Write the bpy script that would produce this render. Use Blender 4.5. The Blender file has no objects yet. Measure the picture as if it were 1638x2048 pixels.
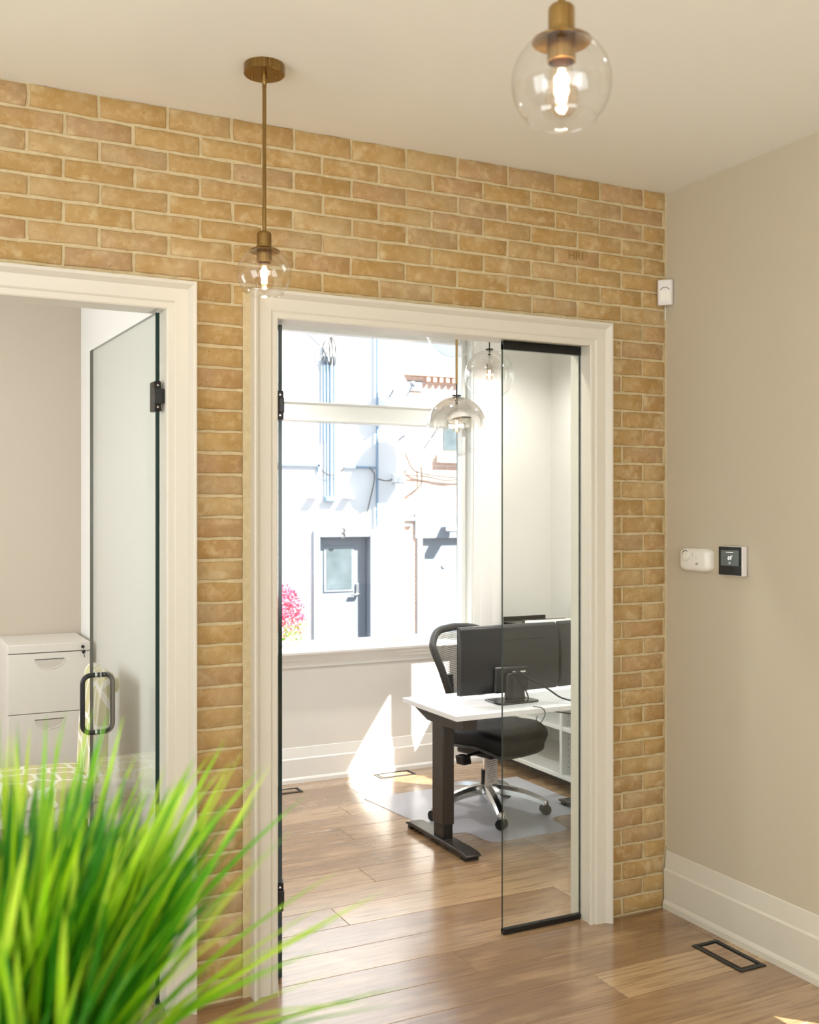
import bpy, bmesh, math, random
from mathutils import Vector, Matrix
R = math.radians
random.seed(7)
scene = bpy.context.scene
COL = scene.collection

# ------------------------------------------------------------------ camera
CAM = Vector((-2.7552, -3.2351, 1.55)); YAW = R(26.717)
cd = bpy.data.cameras.new('camera'); cam = bpy.data.objects.new('camera', cd); COL.objects.link(cam)
cam.location = CAM; cam.rotation_euler = (R(90), 0, -YAW)
cd.sensor_width = 36; cd.lens = 2104 / 2048 * 36; cd.clip_start = .05; cd.clip_end = 200
cd.dof.use_dof = True; cd.dof.focus_distance = 4.3; cd.dof.aperture_fstop = 5.0
scene.camera = cam
# ------------------------------------------------------------------ sky, sun, daylight and fill lamps
w = bpy.data.worlds.new('world'); scene.world = w; w.use_nodes = True
bgn = w.node_tree.nodes['Background']; bgn.inputs[0].default_value = (.76, .88, 1, 1); bgn.inputs[1].default_value = 1.5
SUN = Vector((-1, 1.1, -1.5)).normalized()
sl = bpy.data.lights.new('sun', 'SUN'); sl.energy = 21; sl.angle = R(.5); sl.color = (1, .95, .88)
so = bpy.data.objects.new('sun', sl); COL.objects.link(so); so.rotation_euler = SUN.to_track_quat('-Z', 'Y').to_euler(); so.location = (8, -8, 12)
def area(name, loc, direction, sx, sy, power, color=(1, 1, 1), portal=False):
    l = bpy.data.lights.new(name, 'AREA'); l.shape = 'RECTANGLE'; l.size = sx; l.size_y = sy; l.energy = power; l.color = color
    o = bpy.data.objects.new(name, l); COL.objects.link(o); o.location = loc
    o.rotation_euler = Vector(direction).to_track_quat('-Z', 'Z').to_euler()
    if portal: l.cycles.is_portal = True
    return o
area('fill_shopfront', (-2.9, -5.36, 1.6), (0, 1, 1.0), 3.6, 2.1, 108, (.985, 1, .985))       # fill lamp at the unseen shopfront window, tilted up to brighten the ceiling
area('fill_left', (-5.06, -2.2, 1.6), (1, 0, 1.0), 2.2, 1.7, 58, (.985, 1, .985))              # fill lamp added at an unseen left window, aimed up likewise
area('daylight_left_office', (-4.24, 1.3, 1.6), (1, .0, -.02), 1.3, 1.3, 40, (.93, .97, 1))       # window of the left office
area('portal_office', (-.45, 2.66, 1.7), (0, -1, 0), 2.0, 1.9, 1, portal=True)                   # daylight portal in the office window
scene.view_settings.view_transform = 'Standard'; scene.view_settings.look = 'None'
scene.view_settings.exposure = 0; scene.view_settings.gamma = 1; scene.view_settings.use_curve_mapping = False
scene.cycles.max_bounces = 6; scene.cycles.diffuse_bounces = 4; scene.cycles.glossy_bounces = 3; scene.cycles.transparent_max_bounces = 14; scene.cycles.adaptive_threshold = .08; scene.cycles.adaptive_min_samples = 20; scene.cycles.light_sampling_threshold = .03; scene.cycles.sample_clamp_indirect = 6

# ------------------------------------------------------------------ materials
M = {}
class NT:
    def __init__(s, name):
        m = bpy.data.materials.new(name); m.use_nodes = True; s.m = m; s.t = m.node_tree; s.n = s.t.nodes; M[name] = m
        s.b = s.n['Principled BSDF']; s.out = s.n['Material Output']
    def new(s, typ, **kw):
        n = s.n.new(typ)
        for k, v in kw.items(): setattr(n, k, v)
        return n
    def link(s, a, b): s.t.links.new(a, b)
    def val(s, sock, v):
        if hasattr(v, 'is_linked') or isinstance(v, bpy.types.NodeSocket): s.link(v, sock)
        else: sock.default_value = v
    def math(s, op, a, b=0., c=None, clamp=False):
        n = s.new('ShaderNodeMath', operation=op, use_clamp=clamp); s.val(n.inputs[0], a); s.val(n.inputs[1], b)
        if c is not None: s.val(n.inputs[2], c)
        return n.outputs[0]
    def mix(s, f, a, b, mode='MIX'):
        n = s.new('ShaderNodeMix', data_type='RGBA', blend_type=mode); s.val(n.inputs[0], f); s.val(n.inputs[6], a); s.val(n.inputs[7], b); return n.outputs[2]
    def ramp(s, f, stops, interp='LINEAR'):
        n = s.new('ShaderNodeValToRGB'); n.color_ramp.interpolation = interp; e = n.color_ramp.elements
        while len(e) < len(stops): e.new(.5)
        for i, (p, c) in enumerate(stops): e[i].position = p; e[i].color = c if len(c) == 4 else (*c, 1)
        s.link(f, n.inputs[0]); return n.outputs[0]
    def coords(s, scale=(1, 1, 1), jitter=True):
        tc = s.new('ShaderNodeTexCoord'); mp = s.new('ShaderNodeMapping'); mp.inputs['Scale'].default_value = scale
        if jitter:
            oi = s.new('ShaderNodeObjectInfo'); va = s.new('ShaderNodeVectorMath', operation='ADD')
            k = s.math('MULTIPLY', oi.outputs['Random'], 53.); cx = s.new('ShaderNodeCombineXYZ')
            s.link(k, cx.inputs[0]); s.link(k, cx.inputs[1]); s.link(k, cx.inputs[2])
            s.link(tc.outputs['Object'], va.inputs[0]); s.link(cx.outputs[0], va.inputs[1]); s.link(va.outputs[0], mp.inputs[0])
        else: s.link(tc.outputs['Object'], mp.inputs[0])
        return mp.outputs[0]
    def noise(s, vec, scale, detail=4., rough=.55):
        n = s.new('ShaderNodeTexNoise'); s.link(vec, n.inputs['Vector']); n.inputs['Scale'].default_value = scale; n.inputs['Detail'].default_value = detail; n.inputs['Roughness'].default_value = rough
        return n.outputs['Fac']
    def bump(s, h, strength=.2, dist=.002):
        n = s.new('ShaderNodeBump'); n.inputs['Strength'].default_value = strength; n.inputs['Distance'].default_value = dist; s.link(h, n.inputs['Height']); s.link(n.outputs[0], s.b.inputs['Normal'])
def srgb(r, g, b):
    f = lambda c: (c / 255 / 12.92) if c / 255 < .04045 else ((c / 255 + .055) / 1.055) ** 2.4
    return (f(r), f(g), f(b), 1)
def pm(name, col, rough=.5, metal=0., spec=.5, emit=None, es=0., bump=None):
    n = NT(name); b = n.b; c = col if len(col) == 4 else (*col, 1)
    b.inputs['Base Color'].default_value = c; b.inputs['Roughness'].default_value = rough; b.inputs['Metallic'].default_value = metal; b.inputs['Specular IOR Level'].default_value = spec
    v = n.coords(jitter=True)
    if bump:
        n.bump(n.noise(v, bump[0], 3), bump[1], bump[2])
    else:                                   # faint unevenness of the gloss
        f = n.noise(v, 9, 2); n.link(n.math('MULTIPLY_ADD', f, .06, rough - .03), b.inputs['Roughness'])
    if emit: b.inputs['Emission Color'].default_value = (*emit, 1); b.inputs['Emission Strength'].default_value = es
    return n.m
pm('paint_taupe', srgb(198, 188, 167), .75, bump=(260, .06, .0006))
pm('paint_office', srgb(234, 231, 225), .75, bump=(260, .06, .0006))
pm('paint_left_office', srgb(198, 185, 168), .75, bump=(260, .06, .0006))
pm('paint_ceiling', srgb(241, 241, 233), .85, bump=(220, .05, .0006))
pm('trim_white', srgb(217, 211, 197), .38)
pm('trim_office', srgb(246, 245, 241), .38)
pm('vinyl_white', srgb(236, 237, 232), .35)
pm('black_metal', srgb(26, 24, 23), .38)
pm('black_satin', srgb(14, 14, 14), .3)
pm('bronze_black', srgb(40, 34, 30), .35, .6)
pm('chrome', (.78, .79, .8), .12, 1.)
pm('aluminium', (.72, .73, .74), .22, 1.)
pm('white_plastic', srgb(236, 233, 224), .4)
pm('sensor_plastic', srgb(226, 222, 218), .4)
pm('grey_plastic', srgb(165, 160, 150), .45)
pm('desk_laminate', srgb(236, 236, 238), .42)
pm('shelf_white', srgb(238, 238, 234), .45)
pm('desk_steel', srgb(58, 52, 47), .36, .25)
pm('monitor_black', srgb(38, 37, 36), .34)
pm('monitor_stand', srgb(46, 46, 45), .22)
pm('rubber_black', srgb(18, 18, 18), .55)
pm('seat_black', srgb(15, 15, 16), .6, spec=.35, bump=(700, .5, .001))
pm('mesh_black', srgb(52, 52, 50), .5)
pm('frame_grey', srgb(56, 55, 51), .4, bump=(500, .3, .0006))
pm('paper', srgb(226, 216, 208), .8)
pm('ink', srgb(70, 66, 66), .8)
pm('file_white', srgb(222, 216, 206), .45)
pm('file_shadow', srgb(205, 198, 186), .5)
pm('dark_gap', srgb(40, 38, 36), .7)
pm('brass_screw', (.55, .42, .22), .3, 1.)
pm('bulb_wire', (.8, .62, .4), .3, 1., emit=(1, .6, .28), es=38.)
pm('lamp_lens', (1, 1, 1), .5, emit=(1, .93, .82), es=6.)
pm('screen_grey', srgb(96, 106, 104), .15)
pm('screen_black', srgb(12, 11, 9), .12)
pm('screen_text', (1, 1, 1), .5, emit=(1, 1, 1), es=.9)
pm('ext_white', srgb(232, 234, 236), .85, bump=(30, .4, .01))
pm('ext_grey', srgb(142, 150, 159), .6)
pm('ext_door', srgb(134, 142, 151), .55)
pm('ext_dark', srgb(92, 102, 112), .3)
pm('ext_pipe', srgb(128, 154, 178), .5)
pm('ext_cable', srgb(84, 80, 78), .7)
pm('ext_sill', srgb(226, 226, 222), .8)
pm('engraving', srgb(150, 116, 66), .9)
pm('asphalt', srgb(92, 92, 95), .95, bump=(60, .6, .01))
pm('pot_grey', srgb(120, 118, 112), .6)
pm('counter_wood', srgb(150, 118, 86), .45)
pm('soil', srgb(50, 40, 30), .95, bump=(90, .8, .01))
pm('stem_green', srgb(96, 120, 50), .6)
pm('wood_leg', srgb(62, 42, 30), .4)

def brushed_brass():
    n = NT('brass'); b = n.b; b.inputs['Metallic'].default_value = 1
    v = n.coords((60, 60, 1)); f = n.noise(v, 6, 3)
    n.link(n.ramp(f, [(.3, srgb(128, 100, 56)), (.7, srgb(168, 138, 86))]), b.inputs['Base Color']); b.inputs['Roughness'].default_value = .3
    b.inputs['Anisotropic'].default_value = .4
brushed_brass()
def brick_mat():
    n = NT('brick_clay'); v = n.coords(); oi = n.new('ShaderNodeObjectInfo')
    base = n.ramp(oi.outputs['Random'], [(0, srgb(180, 150, 102)), (.2, srgb(188, 159, 108)), (.4, srgb(174, 143, 96)), (.55, srgb(192, 168, 124)), (.7, srgb(180, 147, 108)), (.85, srgb(176, 148, 114)), (1, srgb(184, 162, 126))])
    n1 = n.noise(v, 9, 5, .6)
    c = n.mix(n.math('MULTIPLY', n.math('SUBTRACT', n1, .36, clamp=True), 2.2, clamp=True), base, srgb(166, 128, 68))
    n3 = n.noise(v, 38, 4, .6); c = n.mix(n.math('MULTIPLY', n.math('SUBTRACT', n3, .48, clamp=True), 2.8, clamp=True), c, srgb(200, 172, 128))
    n2 = n.noise(v, 15, 4, .5); sm = n.math('MULTIPLY', n.math('SUBTRACT', n2, .57, clamp=True), 6., clamp=True)
    c = n.mix(n.math('MULTIPLY', sm, .62), c, srgb(212, 192, 152))
    n4 = n.noise(v, 95, 2); pit = n.math('MULTIPLY', n.math('SUBTRACT', n4, .67, clamp=True), 9., clamp=True)
    c = n.mix(n.math('MULTIPLY', pit, .6), c, srgb(112, 84, 50))
    n.link(c, n.b.inputs['Base Color']); n.b.inputs['Roughness'].default_value = .9; n.b.inputs['Specular IOR Level'].default_value = .2
    h = n.math('ADD', n.math('MULTIPLY', n3, .6), n.math('MULTIPLY', n4, .5)); n.bump(h, .45, .002)
brick_mat()
def mortar_mat():
    n = NT('mortar'); v = n.coords(jitter=False); a = n.noise(v, 40, 5); b = n.noise(v, 200, 3)
    n.link(n.ramp(a, [(.3, srgb(196, 177, 136)), (.7, srgb(212, 195, 156))]), n.b.inputs['Base Color']); n.b.inputs['Roughness'].default_value = .95
    n.bump(n.math('ADD', a, b), .8, .003)
mortar_mat()
def plank_mat(name, tint):
    n = NT(name); v = n.coords((1, 1, 1)); oi = n.new('ShaderNodeObjectInfo')
    mp = n.new('ShaderNodeMapping'); mp.inputs['Scale'].default_value = (1.4, 22, 8); n.link(v, mp.inputs[0])
    base = n.ramp(oi.outputs['Random'], [(0, srgb(160, 127, 92)), (.2, srgb(138, 106, 75)), (.4, srgb(172, 140, 103)), (.6, srgb(146, 114, 82)), (.8, srgb(184, 152, 114)), (1, srgb(154, 122, 90))])
    g = n.noise(mp.outputs[0], 3.2, 6, .62)
    c = n.mix(n.math('MULTIPLY', n.math('SUBTRACT', g, .44, clamp=True), 3.0, clamp=True), base, srgb(118, 88, 62))
    mp2 = n.new('ShaderNodeMapping'); mp2.inputs['Scale'].default_value = (2.2, 9, 4); n.link(v, mp2.inputs[0])
    g2 = n.noise(mp2.outputs[0], 1.3, 3); c = n.mix(n.math('MULTIPLY', n.math('SUBTRACT', g2, .5, clamp=True), 2.0, clamp=True), c, srgb(198, 164, 124))
    mp3 = n.new('ShaderNodeMapping'); mp3.inputs['Scale'].default_value = (2.0, 6, 3); n.link(v, mp3.inputs[0])
    vo = n.new('ShaderNodeTexVoronoi'); n.link(mp3.outputs[0], vo.inputs['Vector']); vo.inputs['Scale'].default_value = .8
    dn = n.math('ADD', vo.outputs['Distance'], n.math('MULTIPLY', g, .12)); k = n.math('MULTIPLY', n.math('SUBTRACT', .165, dn, clamp=True), 12., clamp=True)
    c = n.mix(n.math('MULTIPLY', k, .65), c, srgb(92, 66, 44))
    if tint: c = n.mix(tint[0], c, tint[1])
    n.link(c, n.b.inputs['Base Color']); n.link(n.math('MULTIPLY_ADD', g, .12, .18), n.b.inputs['Roughness']); n.b.inputs['Specular IOR Level'].default_value = .85; n.b.inputs['Coat Weight'].default_value = .7; n.b.inputs['Coat Roughness'].default_value = .15
    n.bump(g, .12, .0012)
plank_mat('oak_plank', None)
def thin_glass(name, tint, r0=.045, rough=0.):
    n = NT(name); lw = n.new('ShaderNodeLayerWeight'); lw.inputs[0].default_value = .5
    f = n.math('MULTIPLY_ADD', n.math('POWER', lw.outputs['Facing'], 5.), .8, r0, clamp=True)
    tr = n.new('ShaderNodeBsdfTransparent'); tr.inputs[0].default_value = (*tint, 1)
    gl = n.new('ShaderNodeBsdfGlossy'); gl.inputs['Roughness'].default_value = rough
    ms = n.new('ShaderNodeMixShader'); n.link(f, ms.inputs[0]); n.link(tr.outputs[0], ms.inputs[1]); n.link(gl.outputs[0], ms.inputs[2]); n.link(ms.outputs[0], n.out.inputs[0])
    return n
thin_glass('glass_door', (.962, .982, .970), .04)
thin_glass('glass_window', (.97, .98, .98), .03)
thin_glass('glass_globe', (.985, .985, .98), .09)
thin_glass('glass_bulb', (.985, .93, .86), .05)
pm('glass_edge', srgb(14, 44, 40), .12)
def smoked():
    n = NT('glass_chrome_fade'); tc = n.new('ShaderNodeTexCoord'); sx = n.new('ShaderNodeSeparateXYZ'); n.link(tc.outputs['Object'], sx.inputs[0])
    lw = n.new('ShaderNodeLayerWeight'); lw.inputs[0].default_value = .5
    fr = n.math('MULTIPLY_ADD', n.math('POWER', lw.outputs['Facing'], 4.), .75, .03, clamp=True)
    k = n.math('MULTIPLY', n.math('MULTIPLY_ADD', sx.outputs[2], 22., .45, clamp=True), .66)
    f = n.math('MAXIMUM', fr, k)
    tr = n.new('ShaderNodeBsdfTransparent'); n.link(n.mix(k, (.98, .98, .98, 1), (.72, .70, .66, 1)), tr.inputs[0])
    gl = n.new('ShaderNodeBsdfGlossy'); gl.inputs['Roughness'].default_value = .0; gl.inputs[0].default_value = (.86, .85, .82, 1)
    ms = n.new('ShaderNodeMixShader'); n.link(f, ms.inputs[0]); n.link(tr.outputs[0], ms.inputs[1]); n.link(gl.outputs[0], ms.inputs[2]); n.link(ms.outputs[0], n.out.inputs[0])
smoked()
def frosted_mat():
    n = NT('vinyl_mat'); tr = n.new('ShaderNodeBsdfTransparent'); tr.inputs[0].default_value = (.90, .91, .95, 1)
    b = n.b; b.inputs['Base Color'].default_value = srgb(230, 230, 236); b.inputs['Roughness'].default_value = .2
    v = n.coords(); n.bump(n.noise(v, 160, 3), .25, .001)
    ms = n.new('ShaderNodeMixShader'); ms.inputs[0].default_value = .5; n.link(tr.outputs[0], ms.inputs[1]); n.link(b.outputs[0], ms.inputs[2]); n.link(ms.outputs[0], n.out.inputs[0])
frosted_mat()
def leaf_mat(name, stops, trans=.35):
    n = NT(name); oi = n.new('ShaderNodeObjectInfo'); v = n.coords(); nz = n.noise(v, 30, 2)
    f = n.math('ADD', n.math('MULTIPLY', oi.outputs['Random'], .7), n.math('MULTIPLY', nz, .3))
    c = n.ramp(f, stops); b = n.b; n.link(c, b.inputs['Base Color']); b.inputs['Roughness'].default_value = .42
    tl = n.new('ShaderNodeBsdfTranslucent'); n.link(c, tl.inputs[0])
    ms = n.new('ShaderNodeMixShader'); ms.inputs[0].default_value = trans; n.link(b.outputs[0], ms.inputs[1]); n.link(tl.outputs[0], ms.inputs[2]); n.link(ms.outputs[0], n.out.inputs[0])
leaf_mat('grass_blade', [(.12, srgb(52, 140, 26)), (.3, srgb(120, 190, 20)), (.55, srgb(170, 214, 24)), (.85, srgb(206, 234, 80))])
leaf_mat('grass_dark', [(.3, srgb(60, 140, 20)), (.7, srgb(110, 184, 24))])
leaf_mat('petal_pink', [(.2, srgb(214, 60, 100)), (.8, srgb(244, 150, 170))], .2)
leaf_mat('petal_cream', [(.2, srgb(170, 170, 110)), (.8, srgb(240, 226, 180))], .2)
def lattice():
    n = NT('lattice_fabric'); v = n.coords((1, 1, 1), jitter=False); mp = n.new('ShaderNodeMapping'); mp.inputs['Scale'].default_value = (9.5, 9.5, 6.8); n.link(v, mp.inputs[0])
    vo = n.new('ShaderNodeTexVoronoi', feature='DISTANCE_TO_EDGE'); vo.inputs['Scale'].default_value = 1.0; vo.inputs['Randomness'].default_value = .75; n.link(mp.outputs[0], vo.inputs['Vector'])
    f = n.math('GREATER_THAN', vo.outputs['Distance'], .075)
    n.link(n.mix(f, srgb(240, 236, 226), srgb(205, 196, 150)), n.b.inputs['Base Color']); n.b.inputs['Roughness'].default_value = .85
    n.bump(n.noise(v, 500, 2), .2, .0005)
lattice()
def ext_brick():
    n = NT('ext_brick'); v = n.coords(jitter=False); mp = n.new('ShaderNodeMapping'); mp.inputs['Rotation'].default_value = (R(90), 0, 0); n.link(v, mp.inputs[0])
    bt = n.new('ShaderNodeTexBrick'); n.link(mp.outputs[0], bt.inputs['Vector']); bt.inputs['Scale'].default_value = 1; bt.inputs['Brick Width'].default_value = .22; bt.inputs['Row Height'].default_value = .075; bt.inputs['Mortar Size'].default_value = .008
    bt.inputs['Color1'].default_value = srgb(220, 184, 164); bt.inputs['Color2'].default_value = srgb(208, 170, 150); bt.inputs['Mortar'].default_value = srgb(222, 206, 194)
    n.link(bt.outputs[0], n.b.inputs['Base Color']); n.b.inputs['Roughness'].default_value = .9
ext_brick()
def pane_dark():
    n = NT('ext_pane'); b = n.b; v = n.coords(jitter=False); nz = n.noise(v, 3, 4)
    n.link(n.ramp(nz, [(.3, srgb(84, 98, 100)), (.7, srgb(116, 130, 136))]), b.inputs['Base Color']); b.inputs['Roughness'].default_value = .1
pane_dark()

# ------------------------------------------------------------------ mesh builder
WL = {}
class MB:
    def __init__(s): s.v = []; s.f = []; s.mi = []; s.cm = 0
    def add(s, vs, fs):
        o = len(s.v); s.v += [tuple(p) for p in vs]
        for f in fs: s.f.append([o + i for i in f]); s.mi.append(s.cm)
        return s
    def mat(s, i): s.cm = i; return s
    def box(s, x0, x1, y0, y1, z0, z1):
        x0, x1 = min(x0, x1), max(x0, x1); y0, y1 = min(y0, y1), max(y0, y1); z0, z1 = min(z0, z1), max(z0, z1)
        return s.add([(x0, y0, z0), (x1, y0, z0), (x1, y1, z0), (x0, y1, z0), (x0, y0, z1), (x1, y0, z1), (x1, y1, z1), (x0, y1, z1)],
                     [(0, 3, 2, 1), (4, 5, 6, 7), (0, 1, 5, 4), (1, 2, 6, 5), (2, 3, 7, 6), (3, 0, 4, 7)])
    def loft(s, rings, cap=True, closed=True):
        n = len(rings[0]); vs = [p for r in rings for p in r]; fs = []
        for i in range(len(rings) - 1):
            for j in range(n if closed else n - 1):
                k = (j + 1) % n; fs.append((i * n + j, i * n + k, (i + 1) * n + k, (i + 1) * n + j))
        if cap and closed: fs.append(tuple(range(n - 1, -1, -1))); fs.append(tuple(range((len(rings) - 1) * n, len(rings) * n)))
        return s.add(vs, fs)
    def tube(s, path, r, seg=10, cap=True):
        P = [Vector(p) for p in path]; rs = r if isinstance(r, (list, tuple)) else [r] * len(P); rings = []; up = None
        for i, p in enumerate(P):
            t = (P[min(i + 1, len(P) - 1)] - P[max(i - 1, 0)]).normalized()
            if up is None: up = Vector((0, 0, 1)) if abs(t.z) < .9 else Vector((1, 0, 0))
            a = t.cross(up).normalized(); b = a.cross(t).normalized(); up = b
            rings.append([p + a * (rs[i] * math.cos(q)) + b * (rs[i] * math.sin(q)) for q in [2 * math.pi * k / seg for k in range(seg)]])
        return s.loft(rings, cap)
    def cyl(s, p0, p1, r, seg=20, r1=None): return s.tube([p0, p1], [r, r if r1 is None else r1], seg)
    def lathe(s, prof, c=(0, 0, 0), seg=32, cap=False):
        rings = [[(c[0] + r * math.cos(2 * math.pi * k / seg), c[1] + r * math.sin(2 * math.pi * k / seg), c[2] + z) for k in range(seg)] for r, z in prof]
        return s.loft(rings, cap)
    def prism(s, poly, axis, a, b):
        def mk(p, t): return (t, p[0], p[1]) if axis == 0 else ((p[0], t, p[1]) if axis == 1 else (p[0], p[1], t))
        n = len(poly); vs = [mk(p, a) for p in poly] + [mk(p, b) for p in poly]
        fs = [tuple(range(n - 1, -1, -1)), tuple(range(n, 2 * n))] + [(i, (i + 1) % n, n + (i + 1) % n, n + i) for i in range(n)]
        return s.add(vs, fs)
    def sphere(s, c, r, seg=24, rings=14, sc=(1, 1, 1)):
        prof = [(max(1e-4, math.sin(math.pi * i / rings)), -math.cos(math.pi * i / rings)) for i in range(rings + 1)]
        return s.loft([[(c[0] + r * sc[0] * q * math.cos(2 * math.pi * k / seg), c[1] + r * sc[1] * q * math.sin(2 * math.pi * k / seg), c[2] + r * sc[2] * z) for k in range(seg)] for q, z in prof])
    def build(s, name, mats, parent=None, smooth=None, bevel=0., world=True, kind=None, solid=0., segs=2):
        me = bpy.data.meshes.new(name); off = Vector((0, 0, 0))
        if parent is not None and world: off = WL.get(parent.name, Vector((0, 0, 0)))
        me.from_pydata([(p[0] - off.x, p[1] - off.y, p[2] - off.z) for p in s.v], [], s.f)
        if isinstance(mats, str): mats = [mats]
        for m in mats: me.materials.append(M[m])
        if len(mats) > 1: me.polygons.foreach_set('material_index', s.mi)
        bm = bmesh.new(); bm.from_mesh(me); bmesh.ops.remove_doubles(bm, verts=bm.verts, dist=1e-6); bmesh.ops.recalc_face_normals(bm, faces=bm.faces); bm.to_mesh(me); bm.free()
        if smooth is not None:
            me.polygons.foreach_set('use_smooth', [True] * len(me.polygons)); me.set_sharp_from_angle(angle=R(smooth))
        o = bpy.data.objects.new(name, me); COL.objects.link(o)
        if parent is not None: o.parent = parent
        WL[o.name] = off if parent is not None else Vector((0, 0, 0))
        if bevel:
            b = o.modifiers.new('bevel', 'BEVEL'); b.width = bevel; b.segments = segs; b.limit_method = 'ANGLE'; b.angle_limit = R(40)
            if smooth is None: me.polygons.foreach_set('use_smooth', [True] * len(me.polygons)); me.set_sharp_from_angle(angle=R(30)); b.harden_normals = False
        if solid: m = o.modifiers.new('solid', 'SOLIDIFY'); m.thickness = solid; m.offset = 0
        if kind: o['kind'] = kind
        return o
def thing(name, label, cat, loc=(0, 0, 0), group=None, rz=0., kind=None):
    o = bpy.data.objects.new(name, None); COL.objects.link(o); o.location = loc; o.rotation_euler = (0, 0, rz); o.empty_display_size = .05
    o['label'] = label; o['category'] = cat; WL[o.name] = Vector(loc)
    if group: o['group'] = group
    if kind: o['kind'] = kind
    return o
def tag(o, label, cat, group=None, kind=None):
    o['label'] = label; o['category'] = cat
    if group: o['group'] = group
    if kind: o['kind'] = kind
    return o
def struct(o, label=None, cat=None):
    o['kind'] = 'structure'
    if label: o['label'] = label
    if cat: o['category'] = cat
    return o
def bx(name, mat, parent, *c, bevel=0., world=True): return MB().box(*c).build(name, mat, parent, bevel=bevel, world=world)
def smooth_path(pts, n=8):
    P = [Vector(p) for p in pts]; P = [2 * P[0] - P[1]] + P + [2 * P[-1] - P[-2]]; out = []
    for i in range(1, len(P) - 2):
        for k in range(n):
            t = k / n; a, b, c, d = P[i - 1:i + 3]
            out.append(.5 * ((2 * b) + (c - a) * t + (2 * a - 5 * b + 4 * c - d) * t * t + (3 * b - a - 3 * c + d) * t ** 3))
    out.append(P[-2]); return out
def text(name, s, size, mat, parent, loc, rot, extrude=.0004, world=True, align='CENTER'):
    c = bpy.data.curves.new(name, 'FONT'); c.body = s; c.size = size; c.extrude = extrude; c.align_x = align; c.align_y = 'CENTER'
    t = bpy.data.objects.new(name, c); COL.objects.link(t); bpy.context.view_layer.update()
    me = bpy.data.meshes.new_from_object(t.evaluated_get(bpy.context.evaluated_depsgraph_get())); bpy.data.objects.remove(t); bpy.data.curves.remove(c)
    me.materials.clear(); me.materials.append(M[mat]); o = bpy.data.objects.new(name, me); COL.objects.link(o); o.parent = parent
    off = WL.get(parent.name, Vector()) if world else Vector(); o.location = Vector(loc) - off; o.rotation_euler = rot
    return o

# ================================================================== SETTING
CEIL = 2.8; YB = 2.44                  # ceiling height, inner face of the window wall
# ---- floor of oak planks
fl = MB().box(-5.2, 1.25, -5.5, 2.62, -.06, -.006).build('floor', 'dark_gap')
struct(fl, 'wide oak plank floor running through all the rooms', 'floor')
PW = .188; joints = {2: [-1.18], 4: [-.897], -6: [-.285], 1: [-.263], 0: [-1.75], 3: [.1], -1: [-.95], -2: [-1.9, -.05], -3: [-.62], -4: [-1.45], -5: [-.95], 5: [-.35], 6: [-1.3, .3], 7: [-.75], 8: [-.1], 9: [-.6], 10: [-1.0], 11: [-.4], 12: [-1.2], 13: [-.8]}
rp = random.Random(3)
for k in range(-32, 15):
    y0 = .203 + PW * (k - 1); y1 = y0 + PW
    if y1 < -5.5 or y0 > 2.5: continue
    y0 = max(y0, -5.5); y1 = min(y1, 2.5)
    js = list(joints.get(k, [rp.uniform(-1.6, -.2)])); a = min(js)
    while a > -5.2 + .5: a -= rp.uniform(1.5, 2.0); js.append(a)
    a = max(js)
    while a < 1.2 - .5: a += rp.uniform(1.3, 1.9); js.append(a)
    js = sorted([j for j in js if -5.15 < j < 1.2]); xs = [-5.2] + js + [1.2]
    for x0, x1 in zip(xs, xs[1:]):
        cx, cy = (x0 + x1) / 2, (y0 + y1) / 2; hx, hy = (x1 - x0) / 2 - .0008, (y1 - y0) / 2 - .0008; c = .0012
        m = MB(); b = [(-hx, -hy, -.006), (hx, -hy, -.006), (hx, hy, -.006), (-hx, hy, -.006)]
        t1 = [(-hx, -hy, -c), (hx, -hy, -c), (hx, hy, -c), (-hx, hy, -c)]; t2 = [(-hx + c, -hy + c, 0), (hx - c, -hy + c, 0), (hx - c, hy - c, 0), (-hx + c, hy - c, 0)]
        m.loft([b, t1, t2]); o = m.build('plank', 'oak_plank', fl, world=False); o.location = (cx, cy, 0)
# ---- ceiling
struct(MB().box(-5.2, 1.25, -5.5, 2.62, CEIL, CEIL + .12).build('ceiling', 'paint_ceiling'), 'plain off-white plaster ceiling', 'ceiling')
# ---- brick wall
O1 = (-2.88, -1.962); O2 = (-1.603, -.370); HEAD = 2.18
def wall_with_openings(m, x0, x1, y0, y1, z0, z1, ops):
    xs = x0
    for a, b, zb, zt in sorted(ops):
        m.box(xs, a, y0, y1, z0, z1)
        if zb > z0: m.box(a, b, y0, y1, z0, zb)
        if zt < z1: m.box(a, b, y0, y1, zt, z1)
        xs = b
    m.box(xs, x1, y0, y1, z0, z1); return m
ops = [(O1[0] - .012, O1[1] + .012, 0, HEAD + .012), (O2[0] - .012, O2[1] + .012, 0, HEAD + .012)]
wb = wall_with_openings(MB(), -5.2, 0, .005, .06, 0, CEIL, ops).build('wall_back', 'mortar')
struct(wb, 'exposed yellow brick wall with two glass office doorways', 'wall')
struct(wall_with_openings(MB(), -5.2, 1.25, .06, .118, 0, CEIL, ops).build('wall_office_front', 'paint_office'), 'plaster lining on the office side of the brick wall', 'wall')
anch = [(0, CEIL), (1, 2.728), (5, 2.47), (8, 2.276), (24, 1.196), (36, .404), (42, .003)]
def jz(i):
    for (a, za), (b, zb) in zip(anch, anch[1:]):
        if a <= i <= b: return za + (zb - za) * (i - a) / (b - a)
rb = random.Random(11)
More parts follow.
